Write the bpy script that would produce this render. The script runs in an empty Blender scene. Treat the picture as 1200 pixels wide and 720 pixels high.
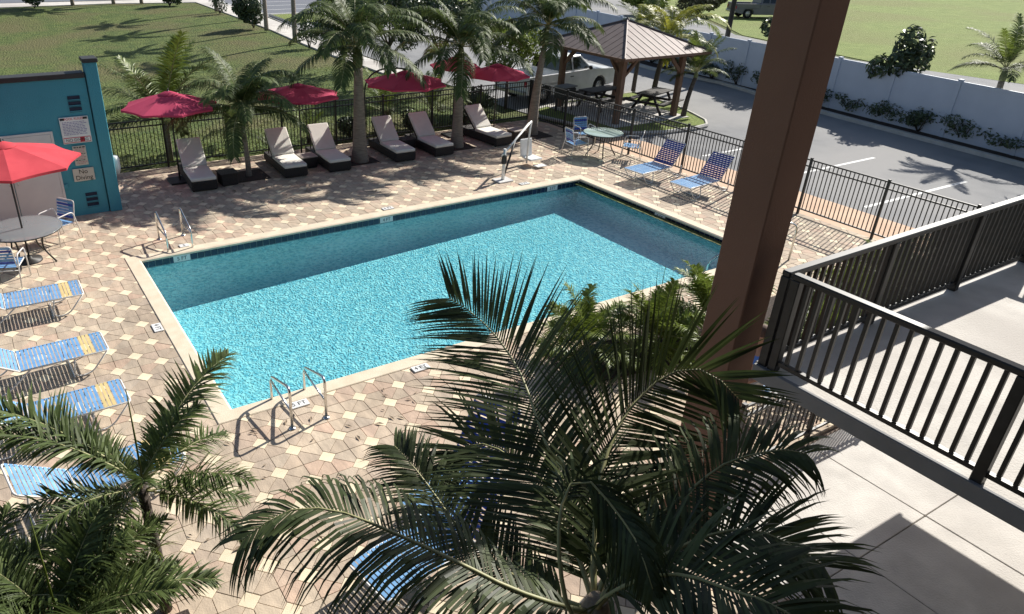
import bpy, math, random
from math import sin, cos, pi, radians, sqrt
from mathutils import Vector, Matrix, Euler
random.seed(11)
scene = bpy.context.scene
col = scene.collection
# ------------------------------------------------------------------ camera, world, sun, exposure
PITCH, ROLL, YAW = 0.48225, 0.0222, 0.54469
CAM = Vector((-2.24217, -15.23163, 6.47485)); FPX = 862.917
fw = Vector((sin(YAW)*cos(PITCH), cos(YAW)*cos(PITCH), -sin(PITCH)))
r0 = Vector((cos(YAW), -sin(YAW), 0)); u0 = r0.cross(fw)
rt = r0*cos(ROLL)+u0*sin(ROLL); up = -r0*sin(ROLL)+u0*cos(ROLL)
cd = bpy.data.cameras.new('camera'); cam = bpy.data.objects.new('camera', cd); col.objects.link(cam)
cd.sensor_width = 36; cd.lens = 36*FPX/1200; cd.shift_x = (600-494)/1200.0
cd.clip_start = 0.05; cd.clip_end = 1500
M = Matrix((rt, up, -fw)).transposed().to_4x4(); M.translation = CAM
cam.matrix_world = M; scene.camera = cam
def px(p):
    d = Vector(p)-CAM; z = d.dot(fw)
    return (494+FPX*d.dot(rt)/z, 360-FPX*d.dot(up)/z, z)
SUN_EL, SUN_AZ = radians(36), radians(16)         # azimuth measured from +x towards +y
sv = Vector((cos(SUN_EL)*cos(SUN_AZ), cos(SUN_EL)*sin(SUN_AZ), sin(SUN_EL)))
w = bpy.data.worlds.new('World'); scene.world = w; w.use_nodes = True
nt = w.node_tree; bg = nt.nodes['Background']
sky = nt.nodes.new('ShaderNodeTexSky'); sky.sky_type = 'NISHITA'; sky.sun_disc = False
sky.sun_elevation = SUN_EL; sky.sun_rotation = pi/2-SUN_AZ
nt.links.new(sky.outputs[0], bg.inputs[0]); bg.inputs[1].default_value = 0.068
sl = bpy.data.lights.new('sun', 'SUN'); sl.energy = 4.8; sl.angle = radians(0.5); sl.color = (1, .955, .88)
so = bpy.data.objects.new('sun', sl); col.objects.link(so)
so.rotation_euler = sv.to_track_quat('Z', 'Y').to_euler(); so.location = (20, 5, 30)
vs = scene.view_settings; vs.view_transform = 'Standard'; vs.look = 'None'; vs.exposure = 0.68; vs.gamma = 1
scene.cycles.transparent_max_bounces = 24

# ------------------------------------------------------------------ materials
MATS = {}
def lin(c):
    return tuple((v/12.92 if v <= .04045 else ((v+.055)/1.055)**2.4) for v in (x/255. for x in c))
def mat(name, c1, c2=None, scale=5., rough=.7, bump=0., bscale=None, metal=0., detail=4, spec=.4, trans=0., rnd=0., c3=None, stretch=None, bdist=.02):
    """noise-mixed Principled; rnd adds per-piece value variation; trans adds a translucent share"""
    m = bpy.data.materials.new(name); m.use_nodes = True; n = m.node_tree.nodes; L = m.node_tree.links
    b = n['Principled BSDF']; b.inputs['Roughness'].default_value = rough; b.inputs['Metallic'].default_value = metal
    b.inputs['Specular IOR Level'].default_value = spec
    tc = n.new('ShaderNodeTexCoord'); vec = tc.outputs['Object']
    if stretch:
        mp = n.new('ShaderNodeMapping'); mp.inputs['Scale'].default_value = stretch; L.new(vec, mp.inputs[0]); vec = mp.outputs[0]
    c2 = c2 or tuple(v*.85 for v in c1)
    nz = n.new('ShaderNodeTexNoise'); nz.inputs['Scale'].default_value = scale; nz.inputs['Detail'].default_value = detail; L.new(vec, nz.inputs['Vector'])
    cr = n.new('ShaderNodeValToRGB'); L.new(nz.outputs['Fac'], cr.inputs[0])
    cr.color_ramp.elements[0].position = .35; cr.color_ramp.elements[1].position = .65
    cr.color_ramp.elements[0].color = (*c1, 1); cr.color_ramp.elements[1].color = (*c2, 1)
    out = cr.outputs[0]
    if c3:
        n3 = n.new('ShaderNodeTexNoise'); n3.inputs['Scale'].default_value = scale*.13; n3.inputs['Detail'].default_value = 3; L.new(vec, n3.inputs['Vector'])
        r3 = n.new('ShaderNodeValToRGB'); r3.color_ramp.elements[0].position = .45; r3.color_ramp.elements[1].position = .62; L.new(n3.outputs['Fac'], r3.inputs[0])
        mx = n.new('ShaderNodeMixRGB'); L.new(r3.outputs[0], mx.inputs[0]); L.new(out, mx.inputs[1]); mx.inputs[2].default_value = (*c3, 1); out = mx.outputs[0]
    if rnd:
        g = n.new('ShaderNodeNewGeometry'); oi = n.new('ShaderNodeObjectInfo')
        ad = n.new('ShaderNodeMath'); ad.operation = 'ADD'; L.new(g.outputs['Random Per Island'], ad.inputs[0]); L.new(oi.outputs['Random'], ad.inputs[1])
        fr = n.new('ShaderNodeMath'); fr.operation = 'FRACT'; L.new(ad.outputs[0], fr.inputs[0])
        mr = n.new('ShaderNodeMapRange'); mr.inputs[3].default_value = 1-rnd; mr.inputs[4].default_value = 1+rnd; L.new(fr.outputs[0], mr.inputs[0])
        hs = n.new('ShaderNodeHueSaturation'); L.new(out, hs.inputs['Color']); L.new(mr.outputs[0], hs.inputs['Value']); out = hs.outputs[0]
    L.new(out, b.inputs['Base Color'])
    if bump:
        bn = n.new('ShaderNodeTexNoise'); bn.inputs['Scale'].default_value = bscale or scale*4; bn.inputs['Detail'].default_value = 5; L.new(vec, bn.inputs['Vector'])
        bp = n.new('ShaderNodeBump'); bp.inputs['Strength'].default_value = bump; bp.inputs['Distance'].default_value = bdist
        L.new(bn.outputs['Fac'], bp.inputs['Height']); L.new(bp.outputs[0], b.inputs['Normal'])
    if trans:
        t = n.new('ShaderNodeBsdfTranslucent'); L.new(out, t.inputs[0]); ms = n.new('ShaderNodeMixShader'); ms.inputs[0].default_value = trans
        L.new(b.outputs[0], ms.inputs[1]); L.new(t.outputs[0], ms.inputs[2]); L.new(ms.outputs[0], n['Material Output'].inputs[0])
    MATS[name] = m; return m

def paver_mat():
    m = mat('paver_stone', (.36, .285, .225), (.50, .405, .32), 3.2, .85, .25, 45, stretch=(1, 1, 1))
    n = m.node_tree.nodes; L = m.node_tree.links; b = n['Principled BSDF']
    g = n.new('ShaderNodeNewGeometry'); oi = n.new('ShaderNodeObjectInfo')
    ad = n.new('ShaderNodeMath'); ad.operation = 'ADD'; L.new(g.outputs['Random Per Island'], ad.inputs[0]); L.new(oi.outputs['Random'], ad.inputs[1])
    fr = n.new('ShaderNodeMath'); fr.operation = 'FRACT'; L.new(ad.outputs[0], fr.inputs[0])
    cr = n.new('ShaderNodeValToRGB'); e = cr.color_ramp; e.interpolation = 'LINEAR'
    cols = [(0, (.465, .385, .30)), (.22, (.51, .42, .325)), (.42, (.54, .40, .31)), (.55, (.46, .39, .315)), (.75, (.55, .46, .355)), (.9, (.44, .36, .285)), (1, (.51, .42, .325))]
    while len(e.elements) < len(cols): e.elements.new(.5)
    for el, (p, c) in zip(e.elements, cols): el.position = p; el.color = (*c, 1)
    L.new(fr.outputs[0], cr.inputs[0])
    # stone streaks running across the piece
    tc = n.new('ShaderNodeTexCoord'); mp = n.new('ShaderNodeMapping'); mp.inputs['Scale'].default_value = (9, 2.2, 1); mp.inputs['Rotation'].default_value = (0, 0, .6)
    L.new(tc.outputs['Object'], mp.inputs[0])
    nz = n.new('ShaderNodeTexNoise'); nz.inputs['Scale'].default_value = 1; nz.inputs['Detail'].default_value = 6; nz.inputs['Roughness'].default_value = .65; L.new(mp.outputs[0], nz.inputs['Vector'])
    r2 = n.new('ShaderNodeValToRGB'); r2.color_ramp.elements[0].position = .3; r2.color_ramp.elements[1].position = .72
    r2.color_ramp.elements[0].color = (.74, .73, .72, 1); r2.color_ramp.elements[1].color = (1.18, 1.16, 1.12, 1); L.new(nz.outputs['Fac'], r2.inputs[0])
    mx = n.new('ShaderNodeMixRGB'); mx.blend_type = 'MULTIPLY'; mx.inputs[0].default_value = 1; L.new(cr.outputs[0], mx.inputs[1]); L.new(r2.outputs[0], mx.inputs[2])
    ge = n.new('ShaderNodeNewGeometry'); ws = n.new('ShaderNodeTexNoise'); ws.inputs['Scale'].default_value = .55; ws.inputs['Detail'].default_value = 5; ws.inputs['Roughness'].default_value = .6; L.new(ge.outputs['Position'], ws.inputs['Vector'])
    r3 = n.new('ShaderNodeValToRGB'); r3.color_ramp.elements[0].position = .36; r3.color_ramp.elements[1].position = .6; r3.color_ramp.elements[0].color = (.80, .79, .78, 1); r3.color_ramp.elements[1].color = (1.06, 1.05, 1.04, 1); L.new(ws.outputs['Fac'], r3.inputs[0])
    m3 = n.new('ShaderNodeMixRGB'); m3.blend_type = 'MULTIPLY'; m3.inputs[0].default_value = 1; L.new(mx.outputs[0], m3.inputs[1]); L.new(r3.outputs[0], m3.inputs[2])
    L.new(m3.outputs[0], b.inputs['Base Color'])
    return m
M_PAVER = paver_mat()
M_CREAM = mat('paver_cream', (.68, .565, .40), (.74, .63, .46), 6, .85, .2, 60, rnd=.06)
M_JOINT = mat('paver_joint', (.16, .125, .10), (.21, .165, .13), 20, .95)
M_COPING = mat('coping_stone', (.60, .51, .38), (.68, .585, .45), 4, .8, .2, 50)
M_PLASTER = mat('pool_plaster', (.66, .74, .74), (.70, .78, .78), 2, .9)
M_NAVY = mat('navy_tile', (.006, .014, .04), (.01, .024, .065), 9, .2, rnd=.25, spec=.6)
M_GROUT = mat('tile_grout', (.30, .36, .38), None, 9, .8)
M_WHITE = mat('white_paint', (.72, .72, .70), (.78, .78, .76), 3, .45)
M_WTILE = mat('white_tile', (.78, .78, .76), None, 3, .3)
M_INK = mat('black_ink', (.02, .02, .022), None, 5, .6)
M_RED = mat('red_ink', (.55, .03, .05), None, 5, .6)
M_PINK = mat('pink_ink', (.55, .25, .27), None, 5, .6)
M_BLUEINK = mat('violet_ink', (.20, .18, .38), None, 5, .6)
M_BEIGE = mat('beige_sign', (.55, .52, .44), (.6, .57, .48), 4, .6)
M_TEAL = mat('teal_stucco', (.062, .285, .36), (.085, .335, .415), 1.4, .85, .6, 70, c3=(.052, .25, .325), detail=8, stretch=(1, 1, .45))
M_DOOR = mat('door_paint', (.60, .58, .57), (.66, .64, .62), 2, .6)
M_TRIM = mat('dark_trim', (.035, .035, .035), None, 6, .6)
M_VENT = mat('vent_dark', (.012, .022, .05), None, 6, .6)
M_STEEL = mat('polished_steel', (.62, .62, .60), (.7, .7, .68), 8, .22, metal=1.)
M_FENCE = mat('black_aluminium', (.018, .018, .018), (.03, .03, .03), 8, .45)
M_WICKER = mat('dark_wicker', (.016, .013, .012), (.04, .032, .028), 60, .6, .8, 120)
M_CUSH = mat('cream_cushion', (.76, .735, .66), (.80, .775, .70), 6, .9, .3, 60)
M_STRAPB = mat('blue_strap', (.15, .34, .62), (.21, .42, .68), 7, .45, rnd=.12, trans=.12)
M_STRAPY = mat('yellow_strap', (.62, .48, .20), (.68, .54, .26), 7, .45, rnd=.08)
M_STRAPN = mat('navy_shade_strap', (.02, .05, .30), (.03, .07, .38), 7, .45, rnd=.1)  # navy chair stripes; on lounger backs it paints blue straps in shade
M_FRAME = mat('white_frame', (.74, .73, .70), None, 7, .35)
M_DARKMETAL = mat('dark_metal', (.03, .028, .026), None, 7, .5)
M_CRIMSON = mat('crimson_canvas', (.66, .075, .165), (.70, .09, .185), 3, .85, .15, 200, trans=.42)
M_CORAL = mat('coral_canvas', (.63, .065, .085), (.69, .08, .10), 3, .85, .25, 200, trans=.25)
M_COLUMN = mat('brown_stucco', (.188, .102, .070), (.21, .117, .081), 1.6, .9, .25, 60, c3=(.168, .094, .066), detail=8)
M_CONC = mat('pale_concrete', (.50, .475, .44), (.64, .61, .565), 2.2, .9, .4, 40, c3=(.44, .41, .38), detail=9)
M_FASCIA = mat('grey_fascia', (.22, .22, .225), (.25, .25, .255), 3, .8, .2)
M_ROOFG = mat('roof_grey', (.3, .3, .3), None, 3, .8)
M_ASPH = mat('old_asphalt', (.18, .183, .19), (.235, .237, .24), 1.1, .92, .5, 50, c3=(.27, .265, .26), detail=8)
M_ASPH2 = mat('parking_asphalt', (.13, .14, .165), (.15, .16, .185), 1.3, .92, .3, 60)
M_PEACH = mat('peach_concrete', (.56, .38, .26), (.62, .43, .30), 1.6, .9, .3, 40)
M_KERB = mat('kerb_concrete', (.48, .46, .42), (.55, .53, .49), 3, .9, .3)
M_LINE = mat('line_paint', (.68, .68, .66), None, 9, .7)
M_MULCH = mat('dark_mulch', (.03, .022, .018), (.07, .05, .04), 30, .95, .8, 60)
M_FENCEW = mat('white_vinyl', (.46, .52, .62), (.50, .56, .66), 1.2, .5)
M_WOOD = mat('brown_timber', (.15, .085, .055), (.21, .125, .085), 5, .7, .3, 30, stretch=(4, 4, .6))
M_SEAM = mat('brown_metal_roof', (.15, .118, .11), (.175, .14, .13), 3, .62, metal=.15, spec=.25)
M_BLACKW = mat('black_timber', (.022, .018, .016), (.045, .036, .03), 8, .7)
M_TRUNK = mat('grey_palm_trunk', (.20, .165, .13), (.29, .245, .20), 6, .9, .7, 14, stretch=(1, 1, 5))
M_TRUNKG = mat('green_crownshaft', (.14, .17, .07), (.20, .22, .10), 5, .6, .2, stretch=(1, 1, 3))
M_FIBRE = mat('brown_fibre', (.20, .15, .10), (.33, .26, .19), 14, .95, .6, 30)
M_BARK = mat('dark_bark', (.07, .055, .045), (.12, .10, .085), 9, .9, .6, 30)
M_RIB = mat('frond_rib', (.26, .26, .11), (.33, .31, .15), 5, .5)
M_LEAF = mat('palm_leaf', (.062, .092, .026), (.105, .14, .042), 4, .55, rnd=.4, trans=.3, spec=.28)
M_LEAFD = mat('coconut_leaf', (.034, .049, .016), (.062, .080, .026), 4, .5, rnd=.5, trans=.24, spec=.3)
M_LEAFY = mat('yellow_palm_leaf', (.24, .26, .035), (.34, .33, .05), 4, .45, rnd=.3, trans=.3)
M_LEAFG = mat('lime_leaf', (.115, .16, .025), (.17, .22, .04), 4, .45, rnd=.35, trans=.3)
M_LEAFB = mat('broad_leaf', (.04, .065, .028), (.07, .10, .04), 4, .4, rnd=.45, trans=.15, spec=.6)
M_FLOWER = mat('red_blossom', (.35, .02, .04), (.45, .05, .06), 9, .6, rnd=.2)
M_LAWN = mat('lawn_grass', (.07, .108, .022), (.125, .158, .038), 1.6, .95, 1., 9, c3=(.13, .125, .045), bdist=.25)
M_LAWN2 = mat('bright_lawn', (.15, .20, .04), (.19, .24, .055), .8, .95, .9, 10, c3=(.17, .19, .05), bdist=.12)
M_CARW = mat('white_car_paint', (.78, .79, .80), None, 2, .2, spec=.6)
M_CARG = mat('grey_car_paint', (.13, .125, .15), (.15, .145, .17), 2, .3, spec=.6)
M_CARD = mat('slate_car_paint', (.09, .095, .105), None, 2, .3, spec=.6)
M_GLASSD = mat('dark_glass', (.008, .010, .012), None, 2, .08, spec=.7)
M_TYRE = mat('black_rubber', (.014, .014, .014), None, 9, .8)
M_RIM = mat('alloy_rim', (.5, .5, .5), None, 9, .35, metal=.8)
M_SKIN = mat('skin', (.42, .24, .17), None, 9, .6)
M_HAIR = mat('brown_hair', (.10, .06, .045), None, 20, .8)
M_SHIRT = mat('blue_shirt', (.10, .22, .60), None, 9, .85)
M_SHORTS = mat('white_cloth', (.72, .72, .72), None, 9, .85)

def two_way_ior(n, L, fr, ior):
    # the Fresnel node inverts its IOR on back faces; feed it the inverse there so that light passes both ways alike
    g = n.new('ShaderNodeNewGeometry'); mr = n.new('ShaderNodeMapRange'); mr.inputs[3].default_value = ior; mr.inputs[4].default_value = 1/ior
    L.new(g.outputs['Backfacing'], mr.inputs[0]); L.new(mr.outputs[0], fr.inputs[0])
def glass_mat(name, tint, rough=.03, f=.85):
    m = bpy.data.materials.new(name); m.use_nodes = True; n = m.node_tree.nodes; L = m.node_tree.links
    n.remove(n['Principled BSDF'])
    t = n.new('ShaderNodeBsdfTransparent'); t.inputs[0].default_value = (*tint, 1)
    g = n.new('ShaderNodeBsdfGlossy'); g.inputs['Roughness'].default_value = rough; g.inputs[0].default_value = (1, 1, 1, 1)
    d = n.new('ShaderNodeBsdfDiffuse'); d.inputs[0].default_value = (*[.9*v for v in tint], 1)
    fr = n.new('ShaderNodeFresnel'); two_way_ior(n, L, fr, 1.5)
    m1 = n.new('ShaderNodeMixShader'); m1.inputs[0].default_value = 1-f; L.new(t.outputs[0], m1.inputs[1]); L.new(d.outputs[0], m1.inputs[2])
    m2 = n.new('ShaderNodeMixShader'); L.new(fr.outputs[0], m2.inputs[0]); L.new(m1.outputs[0], m2.inputs[1]); L.new(g.outputs[0], m2.inputs[2])
    L.new(m2.outputs[0], n['Material Output'].inputs[0]); return m
M_TGLASS = glass_mat('table_glass', (.48, .52, .54), .05, .6)
M_TGLASSG = glass_mat('green_table_glass', (.66, .80, .74), .06, .40)

def water_mat():
    m = bpy.data.materials.new('pool_water_surface'); m.use_nodes = True; n = m.node_tree.nodes; L = m.node_tree.links
    n.remove(n['Principled BSDF'])
    tc = n.new('ShaderNodeTexCoord')
    wp = n.new('ShaderNodeTexNoise'); wp.inputs['Scale'].default_value = 3.2; wp.inputs['Detail'].default_value = 2; L.new(tc.outputs['Object'], wp.inputs['Vector'])
    ma = n.new('ShaderNodeMixRGB'); ma.blend_type = 'LINEAR_LIGHT'; ma.inputs[0].default_value = .10; L.new(tc.outputs['Object'], ma.inputs[1]); L.new(wp.outputs['Color'], ma.inputs[2])
    nz = n.new('ShaderNodeTexNoise'); nz.inputs['Scale'].default_value = 9; nz.inputs['Detail'].default_value = 3; L.new(ma.outputs[0], nz.inputs['Vector'])
    bp = n.new('ShaderNodeBump'); bp.inputs['Strength'].default_value = .45; bp.inputs['Distance'].default_value = .03; L.new(nz.outputs['Fac'], bp.inputs['Height'])
    t = n.new('ShaderNodeBsdfTransparent'); t.inputs[0].default_value = (.52, .82, .88, 1)
    # cell pattern in the tint paints the web of caustic light and dark flecks
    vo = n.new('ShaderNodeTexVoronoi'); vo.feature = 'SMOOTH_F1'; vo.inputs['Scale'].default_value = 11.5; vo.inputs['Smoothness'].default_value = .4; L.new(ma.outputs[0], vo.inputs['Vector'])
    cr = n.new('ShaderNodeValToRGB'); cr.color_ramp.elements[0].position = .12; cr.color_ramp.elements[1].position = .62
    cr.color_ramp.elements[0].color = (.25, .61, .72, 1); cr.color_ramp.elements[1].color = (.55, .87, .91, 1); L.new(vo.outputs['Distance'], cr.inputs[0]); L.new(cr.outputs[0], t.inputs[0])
    g = n.new('ShaderNodeBsdfGlossy'); g.inputs['Roughness'].default_value = .05; L.new(bp.outputs[0], g.inputs['Normal'])
    fr = n.new('ShaderNodeFresnel'); two_way_ior(n, L, fr, 1.33); L.new(bp.outputs[0], fr.inputs['Normal'])
    m2 = n.new('ShaderNodeMixShader'); L.new(fr.outputs[0], m2.inputs[0]); L.new(t.outputs[0], m2.inputs[1]); L.new(g.outputs[0], m2.inputs[2])
    L.new(m2.outputs[0], n['Material Output'].inputs[0]); return m
M_WATER = water_mat()
def poolfloor_mat():
    m = mat('pool_floor_plaster', (.62, .70, .70), (.68, .75, .75), 1.2, .95)
    n = m.node_tree.nodes; L = m.node_tree.links; b = n['Principled BSDF']; b.inputs['Specular IOR Level'].default_value = 0
    tc = n.new('ShaderNodeTexCoord')
    wp = n.new('ShaderNodeTexNoise'); wp.inputs['Scale'].default_value = 4.5; wp.inputs['Detail'].default_value = 2; L.new(tc.outputs['Object'], wp.inputs['Vector'])
    ma = n.new('ShaderNodeMixRGB'); ma.blend_type = 'LINEAR_LIGHT'; ma.inputs[0].default_value = .09; L.new(tc.outputs['Object'], ma.inputs[1]); L.new(wp.outputs['Color'], ma.inputs[2])
    v = n.new('ShaderNodeTexVoronoi'); v.feature = 'SMOOTH_F1'; v.inputs['Scale'].default_value = 21.; v.inputs['Smoothness'].default_value = .35; L.new(ma.outputs[0], v.inputs['Vector'])
    bp = n.new('ShaderNodeBump'); bp.inputs['Strength'].default_value = .85; bp.inputs['Distance'].default_value = .042; L.new(v.outputs['Distance'], bp.inputs['Height'])
    L.new(bp.outputs[0], b.inputs['Normal']); return m
M_POOLFLOOR = poolfloor_mat()

# ------------------------------------------------------------------ mesh helpers
class MB:
    def __init__(s): s.v = []; s.f = []; s.m = []; s.sm = []
    def add(s, vs, fs, mi=0, smooth=False):
        o = len(s.v); s.v += [tuple(p) for p in vs]
        for f in fs: s.f.append(tuple(i+o for i in f)); s.m.append(mi); s.sm.append(smooth)
        return s
    def box(s, c, d, mi=0, rot=None, ch=0.):
        hx, hy, hz = d[0]/2, d[1]/2, d[2]/2; c = Vector(c)
        if ch <= 0:
            vs = [Vector((x*hx, y*hy, z*hz)) for z in (-1, 1) for y in (-1, 1) for x in (-1, 1)]
            fs = [(0, 2, 3, 1), (4, 5, 7, 6), (0, 1, 5, 4), (2, 6, 7, 3), (0, 4, 6, 2), (1, 3, 7, 5)]
        else:
            k = min(ch, hx*.9, hy*.9, hz*.9); vs = []; 
            ring = lambda X, Y, z: [(-X+0, -Y+k, z), (-X+k, -Y, z), (X-k, -Y, z), (X, -Y+k, z), (X, Y-k, z), (X-k, Y, z), (-X+k, Y, z), (-X, Y-k, z)]
            vs = [Vector(p) for p in ring(hx-k*.7, hy-k*.7, -hz)+ring(hx, hy, -hz+k)+ring(hx, hy, hz-k)+ring(hx-k*.7, hy-k*.7, hz)]
            fs = [tuple(reversed(range(8))), tuple(range(24, 32))]
            for l in range(3):
                for i in range(8): j = (i+1) % 8; fs.append((l*8+i, l*8+j, l*8+8+j, l*8+8+i))
        if rot is not None: vs = [rot @ p for p in vs]
        return s.add([p+c for p in vs], fs, mi)
    def prism(s, poly, z0, z1, mi=0, ch=0.):
        n = len(poly); 
        if ch:
            cx = sum(p[0] for p in poly)/n; cy = sum(p[1] for p in poly)/n
            def ins(p):
                dx, dy = p[0]-cx, p[1]-cy; l = sqrt(dx*dx+dy*dy) or 1; return (p[0]-dx/l*ch, p[1]-dy/l*ch)
            vs = [(*p, z0) for p in poly]+[(*p, z1-ch*.6) for p in poly]+[(*ins(p), z1) for p in poly]
            fs = [tuple(range(2*n, 3*n))]
            for l in range(2):
                for i in range(n): j = (i+1) % n; fs.append((l*n+i, l*n+j, l*n+n+j, l*n+n+i))
        else:
            vs = [(*p, z0) for p in poly]+[(*p, z1) for p in poly]
            fs = [tuple(reversed(range(n))), tuple(range(n, 2*n))]+[(i, (i+1) % n, n+(i+1) % n, n+i) for i in range(n)]
        return s.add(vs, fs, mi)
    def xprism(s, poly, y0, y1, mi=0):       # polygon in (x,z) extruded along y
        n = len(poly); vs = [(p[0], y0, p[1]) for p in poly]+[(p[0], y1, p[1]) for p in poly]
        fs = [tuple(range(n)), tuple(reversed(range(n, 2*n)))]+[(i, n+i, n+(i+1) % n, (i+1) % n) for i in range(n)]
        return s.add(vs, fs, mi)
    def tube(s, path, r, n=8, mi=0, closed=False, smooth=True):
        P = [Vector(p) for p in path]; k = len(P); R = r if isinstance(r, (list, tuple)) else [r]*k
        up_ = None; vs = []
        for i, p in enumerate(P):
            a = P[(i-1) % k] if (closed or i) else P[0]; b = P[(i+1) % k] if (closed or i < k-1) else P[-1]
            t = (b-a)
            if t.length < 1e-9: t = Vector((0, 0, 1))
            t.normalize()
            if up_ is None: up_ = t.orthogonal().normalized()
            else:
                up_ = up_-t*up_.dot(t)
                up_ = up_.normalized() if up_.length > 1e-6 else t.orthogonal().normalized()
            q = t.cross(up_)
            vs += [p+(up_*cos(2*pi*j/n)+q*sin(2*pi*j/n))*R[i] for j in range(n)]
        fs = []
        for i in range(k if closed else k-1):
            a = i*n; b = ((i+1) % k)*n
            for j in range(n): fs.append((a+j, a+(j+1) % n, b+(j+1) % n, b+j))
        s.add(vs, fs, mi, smooth)
        if not closed:
            o = len(s.v)-k*n
            s.f.append(tuple(o+j for j in reversed(range(n)))); s.m.append(mi); s.sm.append(False)
            s.f.append(tuple(o+(k-1)*n+j for j in range(n))); s.m.append(mi); s.sm.append(False)
        return s
    def lathe(s, prof, n=24, mi=0, c=(0, 0, 0), smooth=True):
        vs = []; k = len(prof)
        for (r, z) in prof: vs += [(c[0]+r*cos(2*pi*j/n), c[1]+r*sin(2*pi*j/n), c[2]+z) for j in range(n)]
        fs = [(i*n+j, i*n+(j+1) % n, (i+1)*n+(j+1) % n, (i+1)*n+j) for i in range(k-1) for j in range(n)]
        return s.add(vs, fs, mi, smooth)
    def mesh(s, name, mats):
        me = bpy.data.meshes.new(name); me.from_pydata(s.v, [], s.f)
        for m in (mats if isinstance(mats, (list, tuple)) else [mats]): me.materials.append(m)
        if s.f:
            me.polygons.foreach_set('material_index', s.m); me.polygons.foreach_set('use_smooth', s.sm)
        me.update(); return me
    def build(s, name, mats, parent=None, loc=(0, 0, 0), rz=0.): return ob(name, s.mesh(name, mats), parent, loc, (0, 0, rz))
def ob(name, me, parent=None, loc=(0, 0, 0), rot=(0, 0, 0), scale=None):
    o = bpy.data.objects.new(name, me); col.objects.link(o); o.parent = parent
    o.location = loc; o.rotation_euler = rot
    if scale: o.scale = scale
    return o
def tag(o, label=None, cat=None, group=None, kind=None):
    for k, v in (('label', label), ('category', cat), ('group', group), ('kind', kind)):
        if v: o[k] = v
    return o
def thing(name, label, cat, loc=(0, 0, 0), rz=0., group=None):
    return tag(ob(name, None, None, loc, (0, 0, rz)), label, cat, group)
def copy_tree(o, parent=None):
    c = o.copy(); col.objects.link(c); c.parent = parent
    for ch in CH.get(o.name, []) or list(o.children): copy_tree(ch, c)
    return c
CH = {}
def dup(root, label, loc, rz=0., scale=None):
    c = copy_tree(root); c['label'] = label; c.location = loc; c.rotation_euler = (0, 0, rz)
    if scale: c.scale = scale
    return c
def bevel(o, wd=.01, seg=2):
    b = o.modifiers.new('bevel', 'BEVEL'); b.width = wd; b.segments = seg; b.limit_method = 'ANGLE'; return o
def arc(c, r, a0, a1, n, plane='xz', other=0):
    out = []
    for i in range(n+1):
        a = a0+(a1-a0)*i/n; u = c[0]+r*cos(a); v = c[1]+r*sin(a)
        out.append((u, other, v) if plane == 'xz' else (u, v, other))
    return out
def round_path(P, r, n=4):
    P = [Vector(p) for p in P]; out = [P[0]]
    for a, b, c in zip(P, P[1:], P[2:]):
        d1 = (a-b); d2 = (c-b); k = min(r, d1.length*.49, d2.length*.49); p1 = b+d1.normalized()*k; p2 = b+d2.normalized()*k
        for i in range(n+1):
            t = i/n; out.append(p1*(1-t)**2+b*2*t*(1-t)+p2*t*t)
    out.append(P[-1]); return out
def text(s, size, m, parent, loc, rot, name='lettering', align='CENTER'):
    cu = bpy.data.curves.new('t', 'FONT'); cu.body = s; cu.size = size; cu.align_x = align; cu.align_y = 'CENTER'; cu.extrude = .002
    t = bpy.data.objects.new('t', cu); me = bpy.data.meshes.new_from_object(t); me.name = name
    bpy.data.objects.remove(t); bpy.data.curves.remove(cu); me.materials.clear(); me.materials.append(m)
    return ob(name, me, parent, loc, rot)

# ------------------------------------------------------------------ ground sheets
def sheet(name, poly, z, m, th=None):
    b = MB(); 
    if th: b.prism(poly, z-th, z)
    else: b.add([(*p, z) for p in poly], [tuple(range(len(poly)))])
    return tag(b.build(name, m), kind='structure')
def lawn():
    b = MB(); xs = [-700, -200, -80]+[-60+i*4 for i in range(31)]+[90, 200, 700]; ys = [-400, -60]+[-20+i*4 for i in range(31)]+[140, 300, 900]
    def z(x, y):
        h = -.10
        if -45 < x < 13.5 and 9 < y < 52:            # the shallow swale in the lawn
            fx = max(0, min(1, (13.5-x)/8)); fy = max(0, min(1, (y-9)/10))*max(0, min(1, (52-y)/9)); h -= .55*fx*fy
        return h
    vs = [(x, y, z(x, y)) for y in ys for x in xs]; n = len(xs)
    b.add(vs, [(j*n+i, j*n+i+1, j*n+n+i+1, j*n+n+i) for j in range(len(ys)-1) for i in range(n-1) if not (-8 <= xs[i] and xs[i+1] <= 12 and -16 <= ys[j] and ys[j+1] <= 4)], 0, True)
    return tag(b.build('lawn', M_LAWN), kind='structure')
lawn()
POOLX, POOLY = 12.2, -6.14
# deck slab with the pool cut out (four slabs around the basin)
def deck_base():
    b = MB(); X0, X1, Y0, Y1 = -9, 15.45, -19, 6.5
    for (a, c, d, e) in ((X0, -.1, Y0, Y1), (POOLX+.1, X1, Y0, Y1), (-.1, POOLX+.1, .1, Y1), (-.1, POOLX+.1, Y0, POOLY-.1)):
        b.prism([(a, d), (c, d), (c, e), (a, e)], -.4, -.035)
    return tag(b.build('pool_deck', M_JOINT), kind='structure')
deck = deck_base()
def clip(poly, axis, lim, keep_less):
    out = []; n = len(poly)
    for i in range(n):
        a, b = poly[i], poly[(i+1) % n]; ia = (a[axis] <= lim) == keep_less; ib = (b[axis] <= lim) == keep_less
        if ia: out.append(a)
        if ia != ib:
            t = (lim-a[axis])/(b[axis]-a[axis]); out.append((a[0]+(b[0]-a[0])*t, a[1]+(b[1]-a[1])*t))
    return out
def area(p): return abs(sum(p[i][0]*p[(i+1) % len(p)][1]-p[(i+1) % len(p)][0]*p[i][1] for i in range(len(p))))/2
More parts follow.
